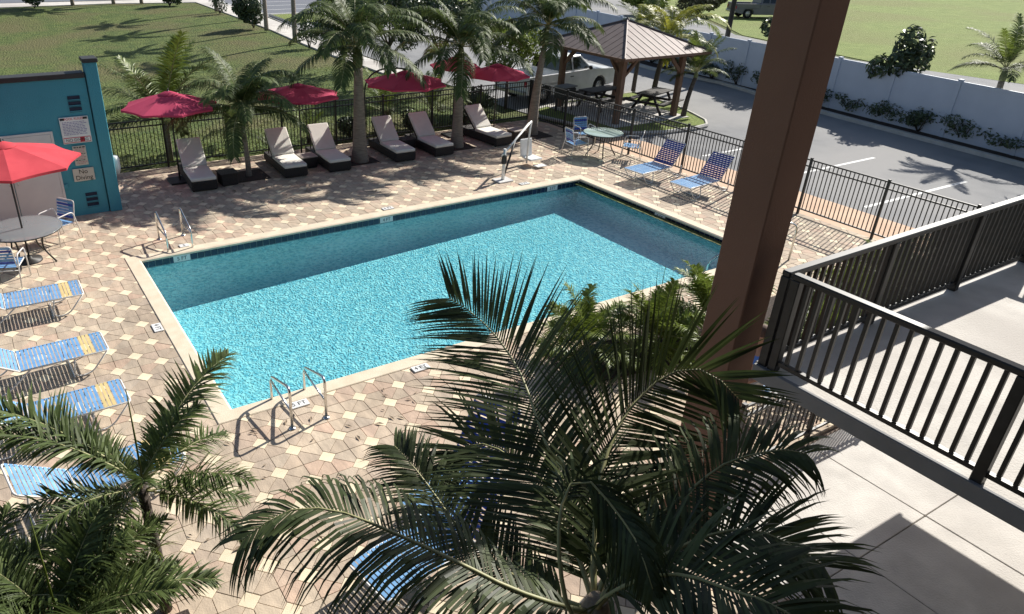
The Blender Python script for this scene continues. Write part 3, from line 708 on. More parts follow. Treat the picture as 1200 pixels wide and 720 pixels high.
cantilever('crimson parasol with curved arm between the stout palm and the third palm', 9.3, 5.1, 1.3, 2.06, 2.42, M_CRIMSON, (-.9, 1.0))
cantilever('crimson parasol mostly hidden behind the third palm trunk', 11.55, 5.75, .85, 2.3, 2.6, M_CRIMSON, None)
cantilever('crimson parasol low in front of the white pickup', 12.95, 5.3, 1.1, 2.0, 2.35, M_CRIMSON, None)

# ------------------------------------------------------------------ palms and other planting
def frond_mesh(name, path, N, nl, L, wd, droop, fwd=.55, rib=.012, mats=(), t0=.12, spread=1., seed=0, lift=.0, tipk=.35, seg=4, asym=None, vee=.25, plume=0.):
    """one frond: tapering rib and two rows of drooping leaflets; N is the frond's upper normal"""
    rr_ = random.Random(seed); P = [Vector(p) for p in path]; k = len(P)
    d = [0]
    for a, b_ in zip(P, P[1:]): d.append(d[-1]+(b_-a).length)
    tot = d[-1]
    def at(s):
        x = s*tot; i = 0
        while i < k-2 and d[i+1] < x: i += 1
        f = (x-d[i])/max(1e-6, d[i+1]-d[i]); return P[i].lerp(P[i+1], min(1, f)), (P[i+1]-P[i]).normalized()
    b = MB(); ns = 14
    b.tube([at(i/ns)[0] for i in range(ns+1)], [rib*(1-.85*i/ns) for i in range(ns+1)], 5, 1)
    for i in range(nl):
        s = t0+(1-t0)*(i+.5)/nl; p, T = at(min(.999, s))
        S_ = T.cross(N); S_ = S_.normalized() if S_.length > 1e-4 else T.orthogonal().normalized()
        n_ = S_.cross(T).normalized()
        prof = min(1, .45+2.2*(s-t0))*(1-(1-tipk)*max(0, (s-.55)/.45)**1.5)
        for sd in (1, -1):
            if rr_.random() < .02: continue
            l = L*prof*rr_.uniform(.85, 1.1)
            if asym: l *= asym[0] if sd > 0 else asym[1]
            fwd_ = fwd+.9*max(0, s-.55)/.45*fwd+rr_.uniform(-.08, .08)
            dr = (S_*sd*spread+T*fwd_+n_*(vee+lift+rr_.uniform(-.1, .1)+plume*rr_.uniform(-1, 1))).normalized()
            q = p.copy(); wv = (dr.cross(n_)).normalized()
            w_ = wd*rr_.uniform(.8, 1.15); vs = []
            tw = rr_.uniform(-.22, .22)
            wv = (wv*cos(tw)+n_*sin(tw)).normalized()
            prev = dr.copy()
            for g in range(seg+1):
                ww = w_*(.55, 1, .85, .5, .0)[g] if seg == 4 else w_*(.6, 1, .6, 0)[g]
                if g < seg: vs += [q-wv*ww/2, q+wv*ww/2]
                else: vs.append(q.copy())
                prev = (prev+Vector((0, 0, -droop*(.35+g*.45)*rr_.uniform(.8, 1.2)/seg))).normalized(); q = q+prev*(l/seg)
            fs = [(2*g, 2*g+1, 2*g+3, 2*g+2) for g in range(seg-1)]+[(2*seg-2, 2*seg-1, 2*seg)]
            b.add(vs, fs, 0, False)
    return b.mesh(name, list(mats))
def arch(el, reach, drop, n=9, curve=1.):
    """frond spine from the origin along +x: leaves at elevation el, ends lower by gravity"""
    out = []; p = Vector((0, 0, 0)); a = el
    for i in range(n+1):
        out.append(p.copy()); p = p+Vector((cos(a), 0, sin(a)))*(reach/n); a -= drop/n*(.5+curve*i/n)
    return out
Z = Vector((0, 0, 1))
def up_normal(path): 
    T = (path[-1]-path[0]).normalized(); S_ = T.cross(Z).normalized(); return S_.cross(T).normalized()
ROYAL = []
for i, (el, rc, dp) in enumerate([(1.15, 2.1, 1.9), (.85, 2.3, 1.9), (.45, 2.2, 1.6), (.05, 2.1, 1.2), (1.4, 1.9, 1.1)]):
    pa = arch(el, rc, dp); ROYAL.append(frond_mesh('frond', pa, Vector((0, 0, 1)) if el < 1.2 else Vector((-1, 0, .3)), 74, .52, .030, 1.7, .5, .018, (M_LEAF, M_RIB), .14, seed=i, tipk=.5))
def palm(name, label, x, y, h, r0_, r1_, sc_, group, shaft=.55, lean=(0, 0), fr=None, n=15, rz=0, rings=True, trunk_m=None, bulge=1.0, elev=None):
    t = thing(name, label, 'palm tree', (x, y, 0), rz, group)
    b = MB(); K = 14 if rings else 8
    P = []; R = []
    for i in range(K*2+1):
        s = i/(K*2); P.append((lean[0]*s*s, lean[1]*s*s, h*s-.03)); R.append((r0_+(r1_-r0_)*s**.7)*(1.+(.035 if rings and i % 2 else 0))+(bulge-1)*r0_*max(0, 1-s*5))
    b.tube(P, R, 14); b.build('trunk', trunk_m or M_TRUNK, t)
    top = Vector((lean[0], lean[1], h)); ld = Vector((lean[0]*.4, lean[1]*.4, 1)).normalized()
    if shaft:
        MB().tube([top-ld*.02, top+ld*shaft*.3, top+ld*shaft*.7, top+ld*shaft], [r1_*1.05, r1_*1.2, r1_*.9, r1_*.5], 12).build('crownshaft', M_TRUNKG, t)
    top = top+ld*shaft*.9
    rr_ = random.Random(int(abs(x*31+y*17)*10)); fr = fr or ROYAL
    for i in range(n):
        v_ = 4 if i < 2 else (0, 1, 2, 3)[min(3, int((i-2)*4/(n-2)))]
        v_ = min(v_, len(fr)-1)
        ob('frond', fr[v_], t, top+Vector((0, 0, rr_.uniform(-.06, .04))), (rr_.uniform(-.25, .25), rr_.uniform(-.12, .12), i*2.39996+rr_.uniform(-.2, .2)), [sc_*rr_.uniform(.88, 1.1)]*3)
    return t
# the row of palms set into the deck by the loungers, each in a square of mulch
G = 'palms in the row of loungers'
def pit(x, y, sx, sy): tag(MB().box((x, y, .012), (sx, sy, .024), 0, None, .008).build('tree_pit', M_MULCH), kind='structure')
for x in (3.93, 7.37, 10.88, 14.1): pit(x, 4.55, 1.0, .95)
palm('feather_palm', 'slim short palm between the first two cream loungers', 3.93, 4.5, 1.5, .085, .06, .92, G, .45, (-.05, .0), n=23)
palm('feather_palm', 'stout grey palm with swollen base between the third and fourth loungers', 7.37, 4.42, 2.75, .25, .12, 1.12, G, .7, (.05, .1), n=21, bulge=1.15)
palm('feather_palm', 'palm with dark drooping crown between the fifth lounger and the sunlit one', 10.88, 4.45, 2.6, .21, .10, 1.08, G, .55, (.05, .05), n=21, bulge=1.15)
palm('feather_palm', 'tall pale palm with green crownshaft just left of the gazebo', 14.1, 4.65, 2.85, .22, .085, 1.12, G, .75, (.35, .15), n=22, bulge=1.1)
# upright spear-like palm behind the fence by the teal wall
SPEAR = [frond_mesh('frond', arch(el, rc, dp), Vector((-.4, 0, 1)), 60, .42, .026, .9, .7, .016, (M_LEAFG if i == 0 else M_LEAF, M_RIB), .15, seed=20+i, plume=.3) for i, (el, rc, dp) in enumerate([(1.35, 1.9, .6), (1.15, 2.1, 1.2), (.8, 2.0, 1.5), (.3, 1.7, 1.2)])]
def low_palm(label, x, y, h, n, sc_, group=None, fr=None, name='bushy_palm', z=-.1, el=None, stem=.06, tilt=.3, trunk_m=None):
    t = thing(name, label, 'palm', (x, y, z), 0, group); rr_ = random.Random(int(abs(x*37+y*11)*10))
    MB().tube([(0, 0, -.02), (.02, .01, h*.5), (0, 0, h)], [stem*1.2, stem, stem*.9], 10).build('trunk', trunk_m or M_BARK, t)
    fr = fr or SPEAR
    for i in range(n):
        k = 0 if i < max(1, n*.18) else (1 if i < n*.42 else (2 if i < n*.72 else 3)); k = min(k, len(fr)-1)
        ob('frond', fr[k], t, (0, 0, h+rr_.uniform(-.12, .0)), (rr_.uniform(-tilt, tilt), rr_.uniform(-.15, .15), i*2.39996+rr_.uniform(-.25, .25)), [sc_*rr_.uniform(.85, 1.12)]*3)
    return t
low_palm('upright bright green palm behind the fence above the first crimson parasol', 2.45, 7.4, 1.25, 18, 1.3, trunk_m=M_TRUNK, stem=.08)
low_palm('bushy low palm at the fence left of the stout palm trunk', 6.9, 7.3, .25, 12, .62)
low_palm('loose low palm behind the fence left of the second crimson parasol', 4.6, 7.6, .7, 12, .72)
low_palm('palm bush behind the fence right of the stout palm trunk', 9.9, 7.6, .7, 15, .85)
low_palm('dark palm bush behind the fence left of the third palm trunk', 11.9, 7.7, .6, 14, .85)
low_palm('palm bush in the bed behind the sunlit lounger', 13.6, 7.4, .3, 14, .6)

def leaf_cloud(n, blobs, size, seed, m, name='crown', parent=None, loc=(0, 0, 0), jag=.5):
    rr_ = random.Random(seed); b = MB()
    for i in range(n):
        c, r = blobs[rr_.randrange(len(blobs))]
        while True:
            d = Vector((rr_.uniform(-1, 1), rr_.uniform(-1, 1), rr_.uniform(-1, 1)))
            if .25 < d.length < 1: break
        d = d.normalized()*(d.length**.5)*rr_.uniform(.85, 1.12)
        p = Vector(c)+Vector((d.x*r[0], d.y*r[1], d.z*r[2]))
        a = (d+Vector((rr_.uniform(-1, 1), rr_.uniform(-1, 1), rr_.uniform(-.2, 1)))*.8).normalized()
        s = a.orthogonal().normalized(); s = (Matrix.Rotation(rr_.uniform(0, 6.28), 3, a) @ s); q = a.cross(s)
        l = size*rr_.uniform(.6, 1.3); w_ = l*.42
        b.add([p-s*l*.5, p-q*w_*.5+a*.06*l, p+s*l*.55-a*.1*l, p+q*w_*.5+a*.06*l], [(0, 1, 2), (0, 2, 3)])
    return b.build(name, m, parent, loc)
def bush(name, label, x, y, r, h, n, size, seed, m=None, cat='bush', group=None, z=-.1, flowers=0, nb=7):
    t = thing(name, label, cat, (x, y, z), 0, group); rr_ = random.Random(seed); bl = []
    for i in range(nb):
        a = rr_.uniform(0, 6.28); q = rr_.uniform(.1, .65)*r; bl.append(((q*cos(a), q*sin(a), rr_.uniform(.35, .75)*h), (r*rr_.uniform(.28, .5), r*rr_.uniform(.28, .5), h*rr_.uniform(.2, .34))))
    leaf_cloud(n, bl, size, seed, m or M_LEAFB, 'crown', t)
    b = MB()
    for i in range(5):
        a = i*1.3; b.tube([(0, 0, 0), (r*.25*cos(a), r*.25*sin(a), h*.35), (r*.5*cos(a), r*.5*sin(a), h*.7)], [.025, .018, .008], 6)
    b.build('stem', M_BARK, t)
    if flowers: leaf_cloud(flowers, bl, size*.6, seed+5, M_FLOWER, 'blossom', t)
    return t
def tree(label, x, y, h, cr, ch_, n, size, seed, m=None, group=None, z=-.1, tr=.09, cat='tree', forks=4):
    t = thing('broadleaf_tree', label, cat, (x, y, z), 0, group); rr_ = random.Random(seed); bl = []
    b = MB(); f0 = h-ch_*.8
    b.tube([(0, 0, -.02), (.03, .02, f0*.5), (0, 0, f0)], [tr*1.25, tr, tr*.85], 9)
    for i in range(forks+3):
        a = i*2.4+rr_.uniform(-.3, .3); q = cr*rr_.uniform(.35, .8); zz = f0+ch_*rr_.uniform(.25, .8)
        b.tube([(0, 0, f0-.05), (q*.4*cos(a), q*.4*sin(a), f0+(zz-f0)*.55), (q*cos(a), q*sin(a), zz)], [tr*.6, tr*.35, tr*.12], 6)
        bl.append(((q*cos(a), q*sin(a), zz), (cr*rr_.uniform(.3, .48), cr*rr_.uniform(.3, .48), ch_*rr_.uniform(.2, .32))))
    bl.append(((0, 0, f0+ch_*.75), (cr*.45, cr*.45, ch_*.3)))
    b.build('trunk', M_BARK, t); leaf_cloud(n, bl, size, seed, m or M_LEAFB, 'crown', t); return t
tree('dark glossy tree on the lawn left of the stout palm crown', 12.3, 15.9, 2.6, 1.25, 1.9, 2600, .2, 4, tr=.06)
tree('bright green bushy tree above the parasols right of the third palm', 15.9, 8.6, 3.0, 1.35, 2.0, 3600, .16, 5, M_LEAFG, tr=.06)
tree('dark bushy tree behind the third palm crown', 15.2, 12.5, 3.6, 1.9, 2.6, 4200, .2, 6, tr=.09)
tree('leafy tree between the crowns of the stout palm and the third palm', 14.2, 15.2, 4.0, 2.0, 3.0, 4200, .2, 7, tr=.09)
tree('yellow green tree above the crown of the stout palm', 14.3, 19.0, 4.2, 1.8, 3.0, 3600, .2, 8, M_LEAFG, tr=.09)
bush('leafy_bush', 'low bush beside the white pickup behind the fence', 14.6, 8.6, .8, 1.0, 1300, .14, 31, None)
bush('leafy_bush', 'dark bush at the foot of the fence behind the sunlit lounger', 12.8, 7.0, .7, .8, 900, .14, 32)
bush('leafy_bush', 'low bush by the fence between the stout palm and second parasol', 8.4, 7.2, .7, .8, 900, .14, 33)
bush('leafy_bush', 'bush against the fence under the third crimson parasol', 10.7, 7.1, .6, .8, 800, .13, 37)
bush('round_bush', 'round dark bush at the top left by the sidewalk', 3.3, 52.9, 1.5, 2.0, 1500, .3, 34)
bush('round_bush', 'leafy bush on the lawn between two tall bare trunks', 14.9, 35.6, 1.5, 2.2, 2200, .28, 35)
bush('round_bush', 'sparse twiggy bush by the sidewalk near the last bare trunk', 14.9, 26.1, .8, 1.7, 500, .2, 36)
bush('round_bush', 'small dry bush beside the farthest bare trunk', 15.3, 44.4, .8, 1.6, 300, .2, 38)
bush('round_bush', 'dark bush on the far lawn edge left of the bare trunks', 13.2, 51.2, 1.4, 1.8, 1300, .3, 39)
# tall palms along the sidewalk, bare trunks in view
TP = [((15.39, 45.6), 'farthest bare palm trunk at the sidewalk'), ((15.41, 40.0), 'second farthest bare palm trunk at the sidewalk'), ((15.11, 33.7), 'bare palm trunk just right of the leafy lawn bush'), ((14.84, 28.1), 'nearest bare palm trunk at the sidewalk bend'),
      ((6.2, 54.0), 'slim palm trunk at the top edge of the lawn on the left'), ((9.3, 53.8), 'thin palm trunk at the top edge left of the dark bush'), ((11.4, 53.2), 'thin palm trunk near the top edge beside the dark bush')]
for i, ((x, y), lb) in enumerate(TP): palm('tall_palm', lb, x, y, 4.6+.3*(i % 3), .15, .11, 1.05, 'tall palms along the sidewalk', .8, (.1*(i % 2), .1), n=13)

# ------------------------------------------------------------------ beyond the fence: paths, kerbs, asphalt
sheet('peach_path', [(15.46, -14), (17.1, -14), (17.1, 2.2), (16.6, 4.0), (15.46, 6.4)], -.03, M_PEACH, .2)
sheet('car_park', [(17.1, -60), (200, -60), (200, -12), (26.2, -12), (27.4, 1.0), (29.0, 9), (30.2, 18), (36, 40), (38, 60), (17.9, 60), (17.9, 40), (17.2, 33), (16.6, 27), (16.4, 12), (16.0, 9), (16.2, 6.8), (17.1, 2.2)], -.07, M_ASPH)
sheet('parking_bay_road', [(17.85, 42.5), (36.3, 42.5), (38, 60), (38, 120), (17.85, 120)], -.062, M_ASPH2)
sheet('sidewalk', [(-60, 52.6), (0, 53.8), (9, 54.3), (15.9, 53.2), (15.75, 42), (15.55, 34), (15.2, 29), (15.0, 24), (15.0, 15), (16.3, 15), (16.3, 25), (16.6, 30), (17.4, 36), (17.75, 42), (17.9, 56.4), (0, 57.0), (-60, 55.8)], -.04, M_CONC, .15)
sheet('back_road', [(-60, 57.2), (17.6, 57.4), (17.6, 120), (-60, 120)], -.06, M_ASPH2)
ln = MB()
for y in (43.0, 45.6, 48.6, 51.6, 54.8): ln.prism([(18.3, y), (24.2, y), (24.2, y+.14), (18.3, y+.14)], -.0635, -.0565)
ln.prism([(18.0, 43), (18.14, 43), (18.14, 58), (18.0, 58)], -.0635, -.0565)
tag(ln.build('parking_lines', M_LINE), kind='structure')
ln = MB()
for (a, c) in (((17.6, .12), (22.2, .10)), ((17.6, -2.55), (22.6, -2.6)), ((17.6, -5.3), (22.6, -5.4)), ((17.6, -8.1), (22.6, -8.2))):
    ln.prism([a, c, (c[0], c[1]+.11), (a[0], a[1]+.11)], -.0735, -.0655)
tag(ln.build('bay_lines', M_LINE), kind='structure')
b = MB(); b.prism([(18.0, 36.0), (21.5, 36.0), (23.2, 41.6), (18.35, 41.6)], -.12, .03); tag(b.build('grass_verge', M_LAWN2), kind='structure')
b = MB(); b.tube([(17.95, 35.9, -.02), (21.55, 35.9, -.02), (23.3, 41.7, -.02), (18.3, 41.7, -.02)], .1, 6, 0, True, False); tag(b.build('verge_kerb', M_KERB), kind='structure')
# gazebo island
ISL = [(16.1, 6.75), (16.5, 4.6), (17.4, 3.2), (18.6, 2.78), (20.1, 2.68), (20.85, 2.8), (21.35, 3.3), (21.8, 4.3), (22.3, 5.6), (22.5, 7.2), (22.6, 8.4), (18.5, 8.2), (16.6, 7.6)]
b = MB(); b.prism(ISL, -.2, .02); tag(b.build('grass_island', M_LAWN2), kind='structure')
b = MB(); b.tube([(x, y, -.01) for x, y in round_path([(*p, 0) for p in ISL+ISL[:1]], .3, 3) for x, y in [(x, y)]] if False else [(p[0], p[1], .0) for p in ISL], .075, 6, 0, True, False); tag(b.build('island_kerb', M_KERB), kind='structure')
b = MB(); b.prism([(17.35, 3.95), (21.2, 3.95), (21.2, 7.95), (17.35, 7.95)], -.1, .04); tag(b.build('gazebo_slab', M_CONC), kind='structure')

# ------------------------------------------------------------------ gazebo
def gazebo():
    t = thing('gazebo', 'brown timber gazebo with a seamed metal hip roof on the grass island', 'gazebo', (19.25, 5.95, .04))
    X, Y, H = 1.5, 1.6, 2.25; 
    for sx in (-1, 1):
        for sy in (-1, 1):
            MB().box((sx*X, sy*Y, H/2), (.2, .2, H), 0, None, .012).build('post', M_WOOD, t)
            for (dx, dy) in ((1, 0), (0, 1)):
                a = Vector((sx*X-sx*dx*.02, sy*Y-sy*dy*.02, H-.62)); c = Vector((sx*X-sx*dx*.62, sy*Y-sy*dy*.62, H-.04)); m_ = (a+c)/2+Vector((sx*dx*.1, sy*dy*.1, -.05))*-1
                P = [a*(1-s)**2+m_*2*s*(1-s)+c*s*s for s in (0, .25, .5, .75, 1)]
                MB().tube(P, .075, 4, 0, False, False).build('brace', M_WOOD, t)
    for sy in (-1, 1): MB().box((0, sy*Y, H+.06), (2*X+.9, .12, .2), 0, None, .01).build('beam', M_WOOD, t)
    for sx in (-1, 1): MB().box((sx*X, 0, H+.062), (.12, 2*Y+.9, .2), 0, None, .01).build('beam', M_WOOD, t)
    E, F, z0, zp = X+.68, Y+.68, H+.15, H+1.08
    ap = Vector((0, 0, zp)); cs = [Vector((-E, -F, z0)), Vector((E, -F, z0)), Vector((E, F, z0)), Vector((-E, F, z0))]
    n = 13
    for k in range(4):
        A, B = cs[k], cs[(k+1) % 4]; nr = (B-A).cross(ap-A).normalized(); mid = (A+B)/2
        for i in range(n):
            f0, f1 = i/n, (i+1)/n
            def topof(f):      # seams run straight up the slope until they meet the hip
                q = A.lerp(B, f); s = 1-abs(2*f-1); return q+(ap-mid)*s
            a, c = A.lerp(B, f0), A.lerp(B, f1); ta, tc_ = topof(f0), topof(f1)
            pts = [a, c]+([tc_] if f1 < 1 else [])+([ap] if f0 < .5 < f1 else [])+([ta] if f0 > 0 else [])
            m_ = len(pts); b = MB(); b.add([p for p in pts]+[p+nr*.012 for p in pts], [tuple(range(m_, 2*m_)), tuple(reversed(range(m_)))]+[(j, (j+1) % m_, m_+(j+1) % m_, m_+j) for j in range(m_)])
            if 0 < i:
                b.tube([a+nr*.015, ta+nr*.015], .011, 4, 0, False, False)
            b.build('roof_panel', M_SEAM, t)
        MB().tube([A+Vector((0, 0, .03)), ap+Vector((0, 0, .03))], .035, 6, 0, False, False).build('hip_cap', M_SEAM, t)
        MB().box((mid.x, mid.y, z0-.03), (abs(B.x-A.x)+.02 or .04, abs(B.y-A.y)+.02 or .04, .09) if False else ((2*E if k % 2 == 0 else .035), (2*F if k % 2 else .035), .09)).build('fascia', M_WOOD, t)
    MB().lathe([(0, .12), (.08, .06), (.1, 0)], 8, 0, ap).build('roof_cap', M_SEAM, t)
gazebo()
def picnic(label, loc, rz):
    t = thing('picnic_table', label, 'picnic table', loc, rz, 'dark picnic tables under the gazebo')
    for i in range(5): MB().box((0, -.3+i*.15, .74), (1.75, .135, .04), 0, None, .006).build('top_plank', M_BLACKW, t)
    for s in (-1, 1):
        for k in range(2): MB().box((0, s*(.66+k*.14), .44), (1.75, .125, .04), 0, None, .006).build('bench_plank', M_BLACKW, t)
    for x in (-.6, .6):
        MB().box((x, 0, .40), (.05, 1.5, .09)).build('cross_beam', M_BLACKW, t)
        for s in (-1, 1): MB().box((x+.052, s*.42, .36), (.05, .09, .82), 0, Matrix.Rotation(s*.55, 3, 'X')).build('leg', M_BLACKW, t)
    return t
picnic('dark picnic table at the right side under the gazebo', (20.6, 5.3, .04), .3)
picnic('dark picnic table at the back behind the near gazebo post', (19.0, 6.6, .04), .1)
t = thing('grill', 'dark box grill with pale lid beside the left gazebo post', 'grill', (17.45, 6.9, .0), .2)
MB().box((0, 0, .72), (.75, .5, .42), 0, None, .05).build('firebox', M_DARKMETAL, t)
MB().box((0, 0, .965), (.8, .54, .05), 0, None, .015).build('lid', M_FASCIA, t)
for sx in (-.28, .28):
    for sy in (-.16, .16): MB().box((sx, sy, .25), (.05, .05, .5)).build('leg', M_DARKMETAL, t)

# ------------------------------------------------------------------ island palms and wall palms
YEL = [frond_mesh('frond', arch(el, rc, dp), Vector((0, 0, 1)), 46, .42, .03, 1.3, .55, .018, (m_, M_RIB), .15, seed=40+i) for i, (el, rc, dp, m_) in enumerate([(1.3, 1.7, 1.5, M_LEAFY), (1.05, 2.3, 2.5, M_LEAFY), (.8, 2.2, 2.4, M_LEAFG), (.3, 1.9, 1.8, M_LEAFY)])]
palm('feather_palm', 'slender yellowish palm with drooping fronds behind the gazebo', 22.3, 6.9, 2.3, .12, .09, 1.25, None, .0, (.45, .1), YEL, n=21, trunk_m=M_BARK)
palm('feather_palm', 'green palm standing behind the gazebo apex', 23.0, 8.7, 2.2, .10, .08, .95, None, .2, (.2, .1), YEL[:1]+SPEAR[1:], n=18, trunk_m=M_BARK)
palm('feather_palm', 'small green palm right of the gazebo on the island tip', 21.1, 4.15, 1.45, .11, .07, .78, None, .2, (.35, .05), SPEAR, n=20, trunk_m=M_BARK)
# ------------------------------------------------------------------ white wall fence
def wall_fence():
    A = Vector((25.6, -12, 0)); B = Vector((29.4, 14.5, 0)); Cc = Vector((33.5, 36, 0))
    t = thing('vinyl_fence', 'tall white panel fence along the far side of the car park', 'fence')
    for P0, P1 in ((A, B), (B, Cc)):
        d = (P1-P0); L_ = d.length; d.normalize(); n = max(1, round(L_/2.4)); ang = math.atan2(d.y, d.x)
        for i in range(n):
            c = P0+d*(L_*(i+.5)/n); s = L_/n
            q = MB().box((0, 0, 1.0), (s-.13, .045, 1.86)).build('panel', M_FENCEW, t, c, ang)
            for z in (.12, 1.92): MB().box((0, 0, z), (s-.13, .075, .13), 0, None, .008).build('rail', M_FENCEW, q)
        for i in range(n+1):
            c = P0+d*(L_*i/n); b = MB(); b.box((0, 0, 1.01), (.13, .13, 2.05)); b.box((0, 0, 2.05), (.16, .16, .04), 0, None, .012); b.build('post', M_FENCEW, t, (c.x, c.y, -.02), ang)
wall_fence()
b = MB(); pts = [(25.0, -12), (26.7, 0.9), (27.2, 4), (28.2, 8.3), (28.0, 12.5), (28.8, 17), (32.0, 33)]
for a, c in zip(pts, pts[1:]): b.add([(a[0], a[1], -.07), (c[0], c[1], -.07), (c[0], c[1], .06), (a[0], a[1], .06), (a[0]+.18, a[1], .06), (c[0]+.18, c[1], .06), (a[0]+3, a[1], .02), (c[0]+3, c[1], .02)], [(0, 3, 2, 1), (3, 4, 5, 2), (4, 6, 7, 5)])
tag(b.build('planting_kerb', M_KERB), kind='structure')
b = MB()
for a, c in zip(pts, pts[1:]): b.add([(a[0]+.2, a[1], .066), (c[0]+.2, c[1], .066), (c[0]+3.2, c[1], .07), (a[0]+3.2, a[1], .07)], [(0, 1, 2, 3)])
tag(b.build('planting_bed', M_MULCH), kind='structure')
rb = random.Random(9)
HL = ['shrub at the right end of the bed below the white fence', 'second shrub from the right end of the fence bed', 'shrub in the fence bed left of the far right palm', 'shrub in the fence bed between the two right hand palms', 'shrub at the foot of the green fence bed palm', 'shrub in the fence bed left of the green palm', 'shrub in the fence bed just right of the dark tree', 'shrub at the foot of the dark tree by the fence', 'shrub in the fence bed just hidden by the column', 'shrub in the fence bed left of the column', 'shrub at the foot of the leafy tree by the white fence', 'shrub in the fence bed between leafy tree and lamp post', 'shrub beside the lamp post base', 'shrub in the fence bed left of the lamp post', 'shrub in the fence bed behind the small island palm', 'shrub in the fence bed behind the gazebo roof edge', 'leftmost shrub in the fence bed behind the gazebo']
for i in range(17):
    s = i/16; y = -9+s*24; x = 26.0+.135*(y+9)+.15+rb.uniform(-.15, .15)
    bush('hedge_shrub', HL[i], x, y, .95, rb.uniform(.7, 1.1), 900, .12, 100+i, None, 'shrub', 'shrubs at the foot of the white fence', .05)
tree('leafy tree in front of the white fence beside the column', 29.6, 5.9, 3.4, 1.3, 2.2, 1600, .26, 61, tr=.07)
tree('dark tree by the white fence right of the column', 27.9, .2, 3.0, 1.1, 2.0, 1500, .24, 62, tr=.07)
palm('feather_palm', 'green palm in the fence bed well right of the column', 27.0, -3.6, 2.2, .12, .09, .9, None, .4, (.1, .1), SPEAR, n=15, trunk_m=M_TRUNK)
palm('feather_palm', 'yellow green palm in the fence bed at the far right', 26.5, -7.2, 2.6, .12, .09, 1.0, None, .4, (-.2, .1), YEL, n=15, trunk_m=M_TRUNK)
# lamp post
t = thing('lamp_post', 'dark slender lamp post in front of the white fence', 'lamp post', (29.0, 9.0, 0))
MB().tube([(0, 0, 0), (0, 0, 7.2)], [.13, .09], 10).build('pole', M_DARKMETAL, t)
MB().box((0, 0, .15), (.4, .4, .32), 0, None, .03).build('base', M_KERB, t)
b = MB(); b.tube([(0, 0, 7.1), (-1.1, -.2, 7.25)], .05, 8); b.box((-1.3, -.22, 7.25), (.7, .3, .14), 0, None, .03); b.build('lamp_head', M_DARKMETAL, t)
# beyond the white fence: street, verge and meadow
sheet('street', [(31.0, -40), (44, -12), (41.5, 10), (44.2, 20.2), (47.5, 24.6), (52, 31), (58, 45), (44, 48), (37.5, 30), (32.2, 12), (28.0, -12)], -.06, M_ASPH)
sheet('meadow', [(41.7, 8), (44.5, 19.8), (47.8, 24.2), (52.4, 30.7), (60, 48), (70, 120), (600, 400), (600, -200), (60, -40), (44.5, -12)], -.066, M_LAWN2)
sheet('far_meadow', [(38, 46), (44, 49), (57.5, 46), (62, 60), (70, 140), (40, 140)], -.058, M_LAWN2)
b = MB(); q = [(49.4, 27.6), (51.6, 26.6), (51.8, 26.9), (49.6, 27.9)]; b.prism([(46.6, 25.4), (48.9, 27.9), (49.15, 27.7), (46.85, 25.2)], -.07, .12); tag(b.build('street_kerb', M_KERB), kind='structure')
bush('leafy_bush', 'brownish round bush on the far verge left of the parked pickup', 51.5, 29.6, 2.3, 2.4, 2400, .35, 71, mat('dry_leaf', (.09, .09, .04), (.13, .12, .06), 4, .6, rnd=.4))
bush('leafy_bush', 'wide yellow green bush on the far verge above the gazebo', 46.5, 31.0, 2.3, 2.0, 2400, .35, 72, M_LEAFG)

